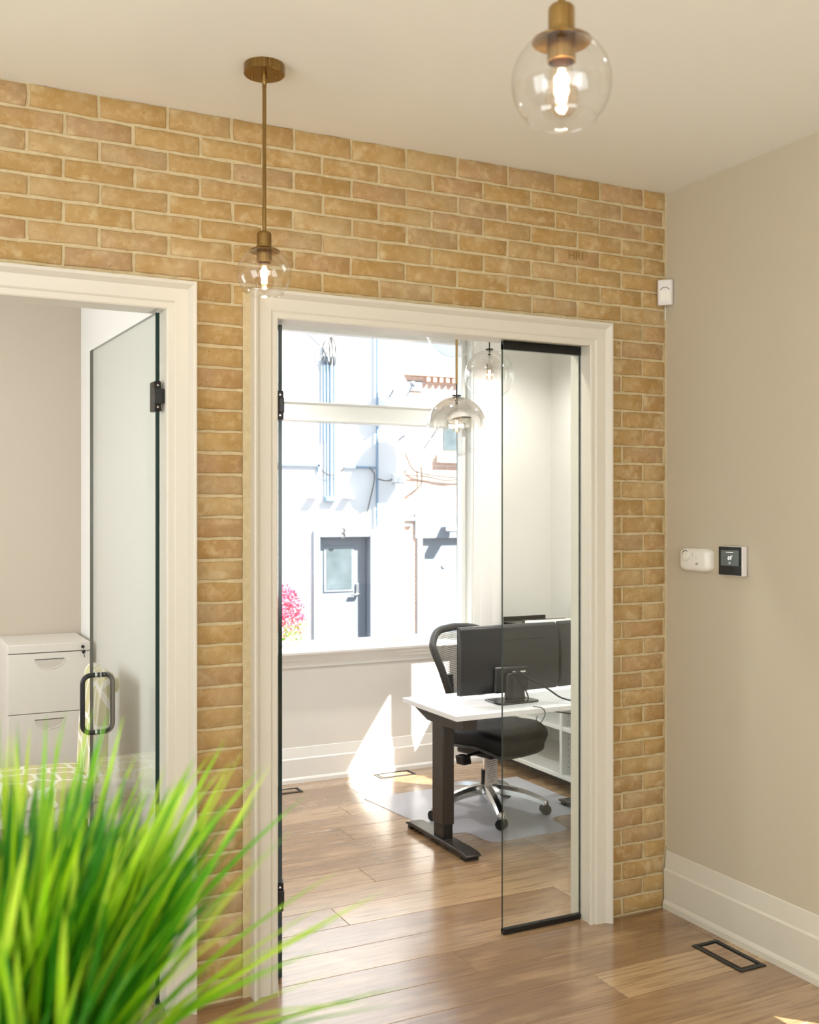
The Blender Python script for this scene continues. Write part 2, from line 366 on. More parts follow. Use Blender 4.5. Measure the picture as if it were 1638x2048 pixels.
def brick(x0, x1, z0, z1):
    cx, cz = (x0 + x1) / 2, (z0 + z1) / 2; hx, hz = (x1 - x0) / 2, (z1 - z0) / 2
    j = lambda s=.0019: rb.uniform(-s, s); n = 5 if x1 - x0 > .1 else 3
    out = [(-hx + 2 * hx * i / n + j(), -hz + j()) for i in range(n)] + [(hx + j(), -hz + 2 * hz * i / 2 + j()) for i in range(2)] + [(hx - 2 * hx * i / n + j(), hz + j()) for i in range(n)] + [(-hx + j(), hz - 2 * hz * i / 2 + j()) for i in range(2)]
    fy = rb.uniform(-.0016, .0010); c = .0035
    ins = [(x * (1 - c / hx), z * (1 - c / hz)) for x, z in out]
    m = MB().loft([[(x, .05, z) for x, z in out], [(x, fy + .0035, z) for x, z in out], [(x, fy, z) for x, z in ins]])
    o = m.build('brick', 'brick_clay', wb, world=False, smooth=50); o.location = (cx, 0, cz); o.rotation_euler = (rb.uniform(-.004, .004), rb.uniform(-.004, .004), rb.uniform(-.006, .006))
    return o
MG = .0048
HRI = None
for r in range(1, 43):
    zt, zb = jz(r - 1) - (MG if r > 1 else .002), jz(r) + MG
    off = -.111 if r % 2 else -.214
    zoneA = zb > 2.30                                 # courses above the casings
    edges = [off - .2055 * k for k in range(-2, 16)]; edges = sorted(e + rb.uniform(-.003, .003) for e in edges)
    for a, b in zip(edges, edges[1:]):
        a += MG; b -= MG
        spans = []
        if zt > 2.255:
            if b > -2.62: spans.append((max(a, -2.80), min(b, -.006)))
        else:
            if b > -.30: spans.append((max(a, -.300), min(b, -.006)))
        for p, q in spans:
            if q - p > .02:
                o = brick(p, q, zb, zt)
                if r == 4 or r == 5:
                    if p < -.393 < q: HRI = (p, q, zb, zt) if abs((zb + zt) / 2 - 2.506) < .035 else HRI
    if zt <= 2.255: brick(-1.905, -1.722 + rb.uniform(-.002, .002), zb, zt)
if HRI:
    text('inscription', 'HRI', .046, 'engraving', wb, ((HRI[0] + HRI[1]) / 2 - .012, -.0022, (HRI[2] + HRI[3]) / 2 + .004), (R(90), 0, 0), .0003)
# mortar fillets in the corner and beside the casing
MB().box(-.007, 0, -.003, .01, .24, CEIL).box(-1.722, -1.690, -.001, .01, 0, 2.25).build('mortar_bead', 'mortar', wb)
# ---- other walls
def wall_x(name, mat, x0, x1, y0, y1, holes):          # wall lying along y, holes (ya, yb, za, zb)
    m = MB(); ys = y0
    for a, b, za, zb in sorted(holes):
        m.box(x0, x1, ys, a, 0, CEIL)
        if za > 0: m.box(x0, x1, a, b, 0, za)
        m.box(x0, x1, a, b, zb, CEIL); ys = b
    m.box(x0, x1, ys, y1, 0, CEIL); return m.build(name, mat)
LOW = (-2.10, -1.17, .06, .63)
struct(wall_x('wall_right', 'paint_taupe', 0, .12, -5.5, .06, [LOW]), 'taupe painted wall on the right with thermostat', 'wall')
struct(wall_x('wall_left', 'paint_taupe', -5.2, -5.1, -5.5, .06, [(-3.3, -1.1, .75, 2.45)]), 'taupe painted wall on the far left of the lobby', 'wall')
struct(wall_with_openings(MB(), -5.2, .12, -5.5, -5.4, 0, CEIL, [(-4.7, -1.1, .55, 2.65)]).build('wall_front', 'paint_taupe'), 'taupe wall with the shopfront window', 'wall')
struct(wall_x('wall_left_office', 'paint_left_office', -4.4, -4.28, .118, YB, [(.65, 1.95, .95, 2.25)]), 'painted side wall of the left office with a window', 'wall')
struct(wall_x('wall_partition', 'paint_office', -1.82, -1.70, .118, YB, []), 'greige partition wall between the two offices', 'wall')
W2 = [(.72, 1.175, 1.53, 2.375), (1.199, 1.62, 1.53, 2.375)]
struct(wall_x('wall_office_right', 'paint_office', 1.12, 1.25, .118, YB, W2), 'pale wall behind the white shelving in the office', 'wall')
WX0, WX1, WZ0, WZ1 = -1.42, .545, .765, 2.66
struct(wall_with_openings(MB(), -4.4, 1.25, YB, YB + .18, 0, CEIL, [(WX0, WX1, WZ0, WZ1)]).build('wall_office_back', 'paint_office'), 'pale office wall around the big window', 'wall')
# left-office lining of the back wall in its own colour
struct(bx('wall_left_office_back', 'paint_left_office', None, -4.28, -1.82, YB - .012, YB, 0, CEIL), 'greige wall behind the filing cabinet', 'wall')
# ---- baseboards
def baseboard(name, pts2, along, a, b, label):
    # pts2: profile (offset from wall into room, z)
    m = MB(); m.prism(pts2, along, a, b); return struct(m.build(name, 'trim_white', None, smooth=20), label, 'baseboard')
prof = [(0, 0), (.020, 0), (.020, .022), (.015, .034), (.0135, .036), (.0145, .150), (.0095, .158), (.005, .205), (.003, .222), (0, .224)]
m = MB(); m.prism([(-o, z) for o, z in prof], 1, -5.4, -1.0)
def base_run(name, mat, mapper, n0, n1, label):
    rings = [[mapper(t, o, z) for o, z in prof] for t in (n0, n1)]
    return struct(MB().loft(rings).build(name, mat, None, smooth=15), label, 'baseboard')
base_run('baseboard_right', 'trim_white', lambda t, o, z: (-o, t, z), -1.17, -.004, 'tall white stepped baseboard along the taupe right wall')
base_run('baseboard_office_back', 'trim_office', lambda t, o, z: (t, YB - o, z * .9), -1.70, 1.12, 'tall white baseboard below the office window')
base_run('baseboard_partition', 'trim_office', lambda t, o, z: (-1.82 - o, t, z), .118, YB - .012, 'white baseboard along the partition behind the patterned chair')
base_run('baseboard_left_office', 'trim_office', lambda t, o, z: (t, YB - .012 - o, z), -4.28, -1.84, 'white baseboard behind the filing cabinet')
# ---- door casings and jambs
cprof = [(0, 0), (0, -.013), (.004, -.0155), (.020, -.0155), (.022, -.0185), (.026, -.021), (.063, -.023), (.066, -.027), (.072, -.034), (.077, -.039), (.083, -.041), (.087, -.040), (.088, -.037), (.088, .004), (0, .004)]
def casing(name, xa, xb, zt, label, mat='trim_white'):
    p = thing(name, label, 'door trim', ((xa + xb) / 2, 0, 0), kind='structure')
    h = (xa + xb) / 2
    # each side is a board of its own, mitred at the top
    L = [[(xa - o, y, z0 if z0 == 0 else zt + o) for o, y in cprof] for z0 in (0, 1)]; MB().loft(L).build('casing_side', mat, p, smooth=25)
    Rr = [[(xb + o, y, z0 if z0 == 0 else zt + o) for o, y in cprof] for z0 in (0, 1)]; MB().loft(Rr).build('casing_side', mat, p, smooth=25)
    T = [[(xa - o if s == 0 else xb + o, y, zt + o) for o, y in cprof] for s in (0, 1)]; MB().loft(T).build('casing_head', mat, p, smooth=25)
    j = .012; e = .006
    bx('jamb', mat, p, xa - e - j, xa - e, 0, .120, 0, zt + e); bx('jamb', mat, p, xb + e, xb + e + j, 0, .120, 0, zt + e); bx('jamb_head', mat, p, xa - e - j, xb + e + j, 0, .120, zt + e, zt + e + j)
    return p
casing('trim_1', O1[0] + .006, O1[1] - .006, HEAD - .006, 'white moulded casing around the left glass office doorway')
casing('trim_2', O2[0] - .006 + .012 - .012, O2[1] - .004, HEAD - .006, 'white moulded casing around the wide right office doorway')
# ---- office window
wn = thing('window_1', 'large white framed office window with transom bar looking onto the lane', 'window', ((WX0 + WX1) / 2, YB, WZ0), kind='structure')
bx('jamb', 'vinyl_white', wn, WX0, WX0 + .015, YB - .002, YB + .18, WZ0, WZ1); bx('jamb', 'vinyl_white', wn, WX1 - .015, WX1, YB - .002, YB + .18, WZ0, WZ1); bx('jamb_head', 'vinyl_white', wn, WX0, WX1, YB - .002, YB + .18, WZ1 - .015, WZ1)
fy0, fy1 = YB + .06, YB + .13; fx0, fx1 = WX0 + .015, WX1 - .015
m = MB().box(fx0, fx0 + .035, fy0, fy1, WZ0, WZ1 - .015).box(fx1 - .030, fx1, fy0, fy1, WZ0, WZ1 - .015).box(fx0 + .035, fx1 - .030, fy0, fy1, WZ0, WZ0 + .03).box(fx0 + .035, fx1 - .030, fy0, fy1, WZ1 - .06, WZ1 - .015)
m.build('frame', 'vinyl_white', wn, bevel=.004)
m = MB().box(fx0, fx1, fy0 - .03, fy1, 2.088, 2.182).box(fx0, fx1, fy0 - .045, fy1, 2.075, 2.092).box(fx0, fx1, fy0 - .04, fy1, 2.178, 2.188); m.build('transom_bar', 'vinyl_white', wn, bevel=.004)
bx('pane', 'glass_window', wn, fx0 + .03, fx1 - .025, fy0 + .03, fy0 + .036, WZ0 + .02, 2.09); bx('pane', 'glass_window', wn, fx0 + .03, fx1 - .025, fy0 + .03, fy0 + .036, 2.17, WZ1 - .05)
MB().prism([(YB + .18, WZ0 - .012), (YB + .18, WZ0 + .006), (YB - .075, WZ0 - .004), (YB - .082, WZ0 - .012), (YB - .080, WZ0 - .024), (YB - .0, WZ0 - .026)], 0, WX0 - .20, WX1 + .22).build('sill', 'trim_office', wn, smooth=30)
MB().prism([(YB, WZ0 - .026), (YB - .055, WZ0 - .026), (YB - .05, WZ0 - .040), (YB - .035, WZ0 - .050), (YB - .034, WZ0 - .062), (YB - .020, WZ0 - .075), (YB - .016, WZ0 - .105), (YB, WZ0 - .107)], 0, WX0 - .19, WX1 + .21).build('apron', 'trim_office', wn, smooth=30)
for sx, xa in ((1, WX1), (-1, WX0)):
    rings = [[(xa + sx * (o * 2.05), YB + y * .8, z) for o, y in cprof] for z in (WZ0 + .004, WZ1 + .12)]; MB().loft(rings).build('casing_side', 'trim_office', wn, smooth=25)
MB().loft([[(x, YB + y * .8, WZ1 + o * 1.35) for o, y in cprof] for x in (WX0, WX1)]).build('casing_head', 'trim_office', wn, smooth=25)
# small high window in the office side wall (lets the sun in), low window in the lobby wall, other windows
w2 = thing('window_2', 'small high two-pane window in the office side wall', 'window', (1.18, 1.3, 1.5), kind='structure')
for a, b, c, d in W2: bx('pane', 'glass_window', w2, 1.18, 1.186, a, b, c, d)
w3 = thing('window_3', 'low glazed panel in the right lobby wall', 'window', (.06, -1.6, .06), kind='structure')
bx('pane', 'glass_window', w3, .06, .066, *LOW)
for nm_, a, b, c, d in (('frame_side', LOW[0] - .0, LOW[0] + .03, LOW[2], LOW[3]), ('frame_side', -1.168, -1.14, LOW[2], LOW[3] + .03), ('frame_sill', LOW[0], -1.14, LOW[2] - .03, LOW[2]), ('frame_head', LOW[0], -1.168, LOW[3], LOW[3] + .03)): bx(nm_, 'trim_white', w3, -.012, 0, a, b, c, d)
def frame_window(name, label, axis, pos, a, b, z0, z1, nm):
    p = thing(name, label, 'window', (pos, (a + b) / 2, z0) if axis == 0 else ((a + b) / 2, pos, z0), kind='structure'); t = .05
    def B(nm_, u0, u1, v0, v1, m='vinyl_white', d=.04):
        return bx(nm_, m, p, pos - d, pos + d, u0, u1, v0, v1) if axis == 0 else bx(nm_, m, p, u0, u1, pos - d, pos + d, v0, v1)
    B('frame', a, a + t, z0, z1); B('frame', b - t, b, z0, z1); B('frame', a + t, b - t, z0, z0 + t); B('frame', a + t, b - t, z1 - t, z1)
    for i in range(1, nm): c = a + (b - a) * i / nm; B('mullion', c - t / 2, c + t / 2, z0 + t, z1 - t)
frame_window('window_4', 'shopfront window of the lobby', 1, -5.45, -4.7, -1.1, .55, 2.65, 3)
frame_window('window_5', 'window in the left lobby wall', 0, -5.15, -3.3, -1.1, .75, 2.45, 2)
frame_window('window_6', 'window of the left office', 0, -4.34, .65, 1.95, .95, 2.25, 2)

# ================================================================== GLASS DOORS
def hinge(parent, px, py, z, leafdir, jx, sgn):
    """glass clamp plus wall plate; px,py pivot; leafdir unit vector along the leaf; jx jamb face x"""
    h = MB(); d = Vector((leafdir[0], leafdir[1], 0)); n = Vector((-d.y, d.x, 0))
    def obox(m, c, a, b, hz):
        c = Vector(c); vs = []
        for z_ in (-hz, hz):
            for s, t in ((-1, -1), (1, -1), (1, 1), (-1, 1)): vs.append(c + d * (a * s) + n * (b * t) + Vector((0, 0, z_)))
        m.add(vs, [(0, 3, 2, 1), (4, 5, 6, 7), (0, 1, 5, 4), (1, 2, 6, 5), (2, 3, 7, 6), (3, 0, 4, 7)])
    o = MB(); obox(o, (px + d.x * .022, py + d.y * .022, z), .026, .011, .047)
    b = o.build('hinge', 'bronze_black', parent, bevel=.003)
    WL[b.name] = WL[parent.name]
    k = MB(); obox(k, (px - d.x * .002, py - d.y * .002, z), .012, .0135, .024); k.build('knuckle', 'black_metal', b, bevel=.002)
    pm_ = MB(); pm_.box(jx - sgn * .0005, jx - sgn * .006, py - .022, py + .022, z - .047, z + .047).build('wall_plate', 'bronze_black', b, bevel=.0015)
    q = MB(); q.box(px, jx - sgn * .004, py - .013, py + .007, z - .022, z + .022).build('hinge_arm', 'black_metal', b, bevel=.002)
    for zz in (-.034, .034): MB().cyl((px - d.x * .0030, py - d.y * .0030, z + zz), (px - d.x * .0055, py - d.y * .0055, z + zz), .003, 10).build('screw', 'chrome', b)
def glass_leaf(name, px, py, direction, length, z0, z1, parent, th=.013):
    d = Vector((direction[0], direction[1], 0)).normalized(); n = Vector((-d.y, d.x, 0)) * (th / 2); p = Vector((px, py, 0)); q = p + d * length
    c = [p - n, q - n, q + n, p + n]; m = MB(); vs = [Vector((v.x, v.y, z0)) for v in c] + [Vector((v.x, v.y, z1)) for v in c]
    o = len(m.v); m.v += [tuple(v) for v in vs]
    for f, mi in (((0, 1, 5, 4), 0), ((2, 3, 7, 6), 0), ((0, 3, 2, 1), 1), ((4, 5, 6, 7), 1), ((1, 2, 6, 5), 1), ((3, 0, 4, 7), 1)): m.f.append(list(f)); m.mi.append(mi)
    return m.build(name, ['glass_door', 'glass_edge'], parent)
# left office door, open into the room
d1 = Vector((-.042, .887, 0)).normalized()
gd = thing('glass_door', 'frameless glass door of the left office, standing open with a black pull handle', 'door', (-1.982, .055, 0))
glass_leaf('glass_leaf', -1.982, .050, d1, .90, .012, 2.172, gd)
for z in (1.911, .272): hinge(gd, -1.982, .050, z, d1, O1[1], -1)
hp = Vector((-1.982, .05, 0)) + d1 * .80; n1 = Vector((d1.y, -d1.x, 0))
pth = []
zc, hh, rr, off = .826, .108, .03, .056
def hpt(a, z): return hp + n1 * a + Vector((0, 0, z))
cor = [(off, hh), (off, -hh), (-off, -hh), (-off, hh)]
for i, (sa, sz) in enumerate([(1, 1), (1, -1), (-1, -1), (-1, 1)]):
    for k in range(7):
        q = R(90) * k / 6; base = {0: R(90), 1: 0, 2: R(-90), 3: R(180)}[i]; an = base - q
        pth.append(hpt(sa * (off - rr) + rr * math.cos(an), zc + sz * (hh - rr) + rr * math.sin(an)))
pth.append(pth[0]); pth.append(pth[1])
hd = MB().tube(pth, .0095, 12, cap=False).build('pull_handle', 'black_metal', gd, smooth=60)
c = MB()
for sz in (1, -1):
    for sa in (1, -1): c.cyl(hpt(sa * .0055, zc + sz * hh), hpt(sa * .012, zc + sz * hh), .0125, 16)
c.build('washer', 'chrome', hd, smooth=40)
# right office door, open and seen edge-on
d2 = Vector((.325, .945, 0)).normalized()
gd2 = thing('glass_door', 'frameless glass door of the right office, open and seen edge-on at the jamb', 'door', (-1.575, .06, 0))
glass_leaf('glass_leaf', -1.575, .060, d2, .84, .012, 2.168, gd2)
for z in (1.903, .278): hinge(gd2, -1.575, .060, z, d2, O2[0], 1)
# fixed sidelite
sd = thing('glass_sidelight', 'fixed glass side panel with black channels at top and bottom', 'glass panel', (-.545, .06, 0))
m = MB(); x0, x1, y0, y1, z0, z1 = -.716, O2[1] - .001, .055, .065, .012, 2.165
m.v += [(x0, y0, z0), (x1, y0, z0), (x1, y1, z0), (x0, y1, z0), (x0, y0, z1), (x1, y0, z1), (x1, y1, z1), (x0, y1, z1)]
for f, mi in (((0, 1, 5, 4), 0), ((2, 3, 7, 6), 0), ((0, 3, 2, 1), 1), ((4, 5, 6, 7), 1), ((1, 2, 6, 5), 1), ((3, 0, 4, 7), 1)): m.f.append(list(f)); m.mi.append(mi)
m.build('glass_panel', ['glass_door', 'glass_edge'], sd)
bx('top_channel', 'black_satin', sd, -.716, O2[1] - .0005, .050, .070, 2.146, 2.179, bevel=.0015); bx('bottom_channel', 'black_satin', sd, -.716, O2[1] - .0005, .050, .070, 0, .020, bevel=.0015)

# ================================================================== PENDANTS OF THE LOBBY
def pendant(x, y, zc, label, power):
    p = thing('pendant_light', label, 'pendant light', (x, y, CEIL), 'clear globe pendants in the lobby')
    r = .0755
    can = MB().lathe([(.0001, CEIL), (.056, CEIL), (.057, CEIL - .002), (.057, CEIL - .026), (.055, CEIL - .028), (.0001, CEIL - .028)], (x, y, 0), 40).build('canopy', 'brass', p, smooth=30)
    a = R(-27)
    for k in (-1, 1): MB().cyl((x + k * .033 * math.cos(a), y + k * .033 * math.sin(a), CEIL - .028), (x + k * .033 * math.cos(a), y + k * .033 * math.sin(a), CEIL - .040), .0032, 12).build('screw', 'brass', can, smooth=40)
    MB().lathe([(.0001, CEIL - .027), (.0075, CEIL - .027), (.0075, CEIL - .052), (.0055, CEIL - .056), (.0065, CEIL - .062), (.0001, CEIL - .064)], (x, y, 0), 16).build('swivel', 'brass', p, smooth=40)
    top = zc + r
    MB().cyl((x, y, top + .036), (x, y, CEIL - .060), .0055, 16).build('rod', 'brass', p, smooth=40)
    MB().lathe([(.0001, top + .040), (.017, top + .040), (.0195, top + .037), (.0200, top + .034), (.0200, top + .004), (.0215, top + .002), (.0215, top - .002)], (x, y, 0), 32).build('socket_cup', 'brass', p, smooth=35)
    rr = r + .0015
    MB().lathe([(rr * math.sin(q), zc + rr * math.cos(q)) for q in [R(36) * k / 8 for k in range(1, 9)]] + [((r - .001) * math.sin(q), zc + (r - .001) * math.cos(q)) for q in [R(36) * k / 8 for k in range(8, 0, -1)]], (x, y, 0), 40).build('shade_holder', 'brass', p, smooth=40)
    MB().lathe([(.0001, top - .004), (.021, top - .004), (.0215, zc + .031), (.0195, zc + .031), (.019, zc + .050), (.0001, zc + .050)], (x, y, 0), 32).build('socket_sleeve', 'brass', p, smooth=35)
    qb = math.pi - math.asin(.054 / r)
    gp = [(r * math.sin(q), zc + r * math.cos(q)) for q in [R(14) + (qb - R(14)) * k / 22 for k in range(23)]]
    zb = gp[-1][1]; gp += [(.0535, zb - .003), (.0525, zb - .005), (.0515, zb - .003), (.0525, zb + .001)]
    MB().lathe(gp, (x, y, 0), 48).build('glass_globe', 'glass_globe', p, smooth=60)
    bp = [(.012, .048), (.013, .036), (.015, .024), (.020, .004), (.0245, -.016), (.0255, -.026), (.023, -.038), (.015, -.048), (.005, -.053), (.0001, -.054)]
    bu = MB().lathe([(a_, zc + b_) for a_, b_ in bp], (x, y, 0), 28).build('bulb', 'glass_bulb', p, smooth=60)
    f = MB()
    for k in range(6):
        q = 2 * math.pi * k / 6; f.cyl((x + .004 * math.cos(q), y + .004 * math.sin(q), zc + .020), (x + .0075 * math.cos(q), y + .0075 * math.sin(q), zc - .028), .0011, 6)
    f.build('filament', 'bulb_wire', bu)
    MB().cyl((x, y, zc + .040), (x, y, zc + .018), .004, 10).build('stem', 'glass_bulb', bu)
    l = bpy.data.lights.new('bulb_light', 'POINT'); l.energy = power; l.color = (1, .78, .52); l.shadow_soft_size = .012
    lo = bpy.data.objects.new('bulb_light', l); COL.objects.link(lo); lo.parent = p; lo.location = (0, 0, zc - CEIL - .004)
pendant(-1.795, -.424, 2.217, 'brass pendant with clear glass globe hanging before the brick wall, farther one', 1.3)
pendant(-1.835, -1.918, 2.199, 'brass pendant with clear glass globe close to the camera, cut by the top edge', 1.3)

# ================================================================== OFFICE GLOBES
def globe(x, y, zc, r, label, tilt):
    p = thing('globe_pendant', label, 'pendant light', (x, y, CEIL), 'smoked globe pendants in the office')
    MB().lathe([(.0001, CEIL), (.05, CEIL), (.05, CEIL - .02), (.0001, CEIL - .02)], (x, y, 0), 28).build('canopy', 'black_metal', p, smooth=30)
    top = zc + r
    MB().cyl((x, y, top), (x, y, CEIL - .01), .003, 10).build('cord', 'bronze_black', p, smooth=40)
    MB().cyl((x, y, top + .05), (x, y, top + .25), .0048, 12).build('cord_tube', 'brass', p, smooth=40)
    MB().lathe([(.0001, top + .006), (.019, top + .006), (.019, top + .002), (.0001, top + .002)], (x, y, 0), 28).build('cap', 'bronze_black', p, smooth=30)
    MB().lathe([(.0001, top - .002), (.016, top - .002), (.016, top - .008), (.006, top - .012), (.006, top - .04), (.0001, top - .04)], (x, y, 0), 24).build('socket', 'bronze_black', p, smooth=30)
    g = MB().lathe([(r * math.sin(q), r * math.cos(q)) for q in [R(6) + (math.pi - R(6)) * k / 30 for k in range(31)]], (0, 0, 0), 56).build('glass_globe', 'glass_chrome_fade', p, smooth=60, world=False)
    g.location = (0, 0, zc - CEIL)
    bu = MB().lathe([(.012, .030), (.016, .020), (.017, -.012), (.013, -.022), (.0001, -.028)], (x, y, zc), 20).build('bulb', 'glass_bulb', p, smooth=60)
    MB().lathe([(.013, .030), (.017, .034), (.013, .055), (.0001, .058)], (x, y, zc), 20).build('bulb_base', 'brass', p, smooth=40)
    f = MB()
    for k in (-1, 1): f.cyl((x + .004 * k, y, zc + .025), (x + .004 * k, y, zc - .015), .0014, 6)
    f.build('filament', 'bulb_wire', bu)
    MB().cyl((x, y, top - .03), (x, y, zc + .05), .004, 8).build('inner_stem', 'brass', p)
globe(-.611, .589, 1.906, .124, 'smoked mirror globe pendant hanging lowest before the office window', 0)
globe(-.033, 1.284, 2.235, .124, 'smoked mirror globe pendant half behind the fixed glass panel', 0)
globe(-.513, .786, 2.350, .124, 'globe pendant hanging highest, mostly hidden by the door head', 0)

# ================================================================== DEVICES ON THE WALLS
s = thing('motion_sensor', 'white motion sensor in the corner of brick and taupe wall', 'sensor', (-.025, -.028, 2.35))
ang = R(-45)
def dev(parent, mb, name, mat, loc, rz, bevel=0., smooth=None):
    o = mb.build(name, mat, parent, bevel=bevel, smooth=smooth, world=False); o.location = Vector(loc) - WL[parent.name]; o.rotation_euler = (0, 0, rz); WL[o.name] = WL[parent.name]; return o
m = MB().loft([[(-.029 * k, .0 + t, z) if False else (q[0] * k, t, z) for q in ((-.029,), (.029,))] for k, t, z in ((1, 0, 0),)], cap=False) if False else MB()
m.prism([(-.029, 0), (.029, 0), (.029, -.022), (.024, -.030), (-.024, -.030), (-.029, -.022)], 2, 0, .098)
b = dev(s, m, 'housing', 'sensor_plastic', (-.017, -.017, 2.353), ang, bevel=.003)
dev(s, MB().box(-.019, .019, -.0315, -.029, .016, .058), 'lens', 'white_plastic', (-.017, -.017, 2.353), ang, bevel=.0015)
arc = [(.0185 * math.cos(q), -.0302, .052 + .016 * math.sin(q)) for q in [R(20) + R(140) * k / 10 for k in range(11)]]
dev(s, MB().tube(arc, .0011, 6), 'slot', 'dark_gap', (-.017, -.017, 2.353), ang)
dev(s, MB().box(-.011, .011, -.0315, -.029, .005, .011), 'led_window', 'sensor_plastic', (-.017, -.017, 2.353), ang, bevel=.001)
MB().box(-.008, -.005, -.005, -.002, 2.30, 2.36).build('cable', 'white_plastic', s)
# carbon monoxide alarm (faces -x)
co = thing('gas_alarm', 'white rounded plastic alarm on the taupe wall beside the thermostat', 'alarm', (0, -.188, 1.32))
def rounded(cy, cz, hy, hz, k=.35, n=8, bulge=0.):
    pts = []
    for sy, sz, a0 in ((1, 1, 0), (-1, 1, 90), (-1, -1, 180), (1, -1, 270)):
        for i in range(n + 1):
            a = R(a0 + 90 * i / n); ry, rz_ = hy * k, hz * k
            y = sy * (hy - ry) + ry * math.cos(a); z = sz * (hz - rz_) + rz_ * math.sin(a)
            pts.append((cy + y, cz + z * (1 + bulge * (1 - (y / hy) ** 2))))
    return pts
C = (-.188, 1.371)
R0 = rounded(*C, .079, .040, .4, 8, .10); R1 = rounded(*C, .080, .041, .4, 8, .10); R2 = rounded(*C, .074, .036, .4, 8, .10); R3 = rounded(*C, .060, .028, .4, 8, .08)
m = MB().loft([[(0, y, z) for y, z in R0], [(-.018, y, z) for y, z in R1], [(-.030, y, z) for y, z in R2], [(-.034, y, z) for y, z in R3]]); m.build('housing', 'white_plastic', co, smooth=50)
tube = MB(); yc, zc = -.152, 1.386
tube.cyl((-.033, yc, zc), (-.038, yc, zc), .0165, 28); tube.build('test_button', 'white_plastic', co, smooth=40, bevel=.0015)
MB().tube([(-.0355, yc + .0185 * math.cos(q), zc + .0185 * math.sin(q)) for q in [R(10) + R(110) * k / 12 for k in range(13)]], .0013, 6).build('horn_slot', 'dark_gap', co)
m = MB()
for k in range(3): m.cyl((-.0345, -.188 - .002, 1.398 - k * .0055), (-.0352, -.188 - .002, 1.398 - k * .0055), .0012, 8)
for k in range(6):
    q = R(200 + k * 24); m.cyl((-.0342, yc + .021 * math.cos(q), zc + .021 * math.sin(q)), (-.0349, yc + .021 * math.cos(q), zc + .021 * math.sin(q)), .0009, 6)
m.cyl((-.0345, -.207, 1.378), (-.0350, -.207, 1.378), .0011, 8).cyl((-.0345, -.215, 1.378), (-.0350, -.215, 1.378), .0011, 8).box(-.0330, -.0346, -.203, -.217, 1.3545, 1.3565).box(-.0330, -.0346, -.212, -.217, 1.3575, 1.3605)
m.build('printed_mark', 'dark_gap', co)
# thermostat (faces -x)
th = thing('thermostat', 'square black thermostat with a glowing 69 on its screen', 'thermostat', (0, -.378, 1.322))
MB().box(-.004, 0, -.438, -.318, 1.320, 1.428).build('wall_plate', 'grey_plastic', th, bevel=.002)
MB().box(-.028, -.004, -.436, -.320, 1.321, 1.427).build('housing', 'sensor_plastic', th, bevel=.002)
MB().box(-.0295, -.0275, -.434, -.322, 1.323, 1.425).build('face', 'screen_black', th, bevel=.0008)
scn = MB().box(-.0298, -.0290, -.422, -.333, 1.357, 1.413).build('screen', 'screen_grey', th)
rot = (R(90), 0, R(-90))
text('numeral', '69', .020, 'screen_text', scn, (-.0300, -.377, 1.384), rot, .0001)
MB().tube([(-.0300, -.389 + .0016 * math.cos(q), 1.392 + .0016 * math.sin(q)) for q in [2 * math.pi * k / 10 for k in range(11)]], .0004, 4).build('degree_mark', 'screen_text', scn)
text('caption', 'Mo 11 Jun 2:40p', .0045, 'screen_text', scn, (-.0300, -.377, 1.406), rot, .0001) if False else None
m = MB()
for y, wd in ((-.361, .004), (-.367, .002), (-.372, .006), (-.380, .004), (-.386, .006), (-.393, .003)): m.box(-.0299, -.0302, y - wd / 2, y + wd / 2, 1.404, 1.4062)
m.build('status_line', 'screen_text', scn, kind='stuff'); m = MB(); m.tube([(-.0300, -.377 + .003 * math.cos(q), 1.366 + .004 * math.sin(q)) for q in [R(-60) + R(300) * k / 12 for k in range(13)]], .0004, 4)
m.build('mode_icon', 'screen_text', scn)

# ================================================================== FLOOR VENTS
def vent(x0, x1, y0, y1, label, b=.012):
    v = thing('floor_vent', label, 'vent', ((x0 + x1) / 2, (y0 + y1) / 2, 0), 'flush floor registers')
    m = MB()
    for a in ((x0, x1, y0, y0 + b), (x0, x1, y1 - b, y1), (x0, x0 + b, y0 + b, y1 - b), (x1 - b, x1, y0 + b, y1 - b)): m.box(*a, .0002, .0035)
    m.build('frame', 'black_satin', v, bevel=.0008)
    g = .010; MB().box(x0 + b, x1 - b, y0 + b, y1 - b, .0002, .0006).build('slot', 'dark_gap', v)
    MB().box(x0 + b + g, x1 - b - g, y0 + b + g, y1 - b - g, .0006, .0030).build('inlay', 'oak_plank', v, bevel=.0006)
vent(-.167, -.052, -.575, -.333, 'black framed floor register with wood inlay beside the lobby baseboard', .016)
vent(-.155, .075, 2.300, 2.405, 'floor register in the sunny patch below the office window')
vent(-.870, -.660, 2.235, 2.330, 'floor register at the left end of the office window wall')

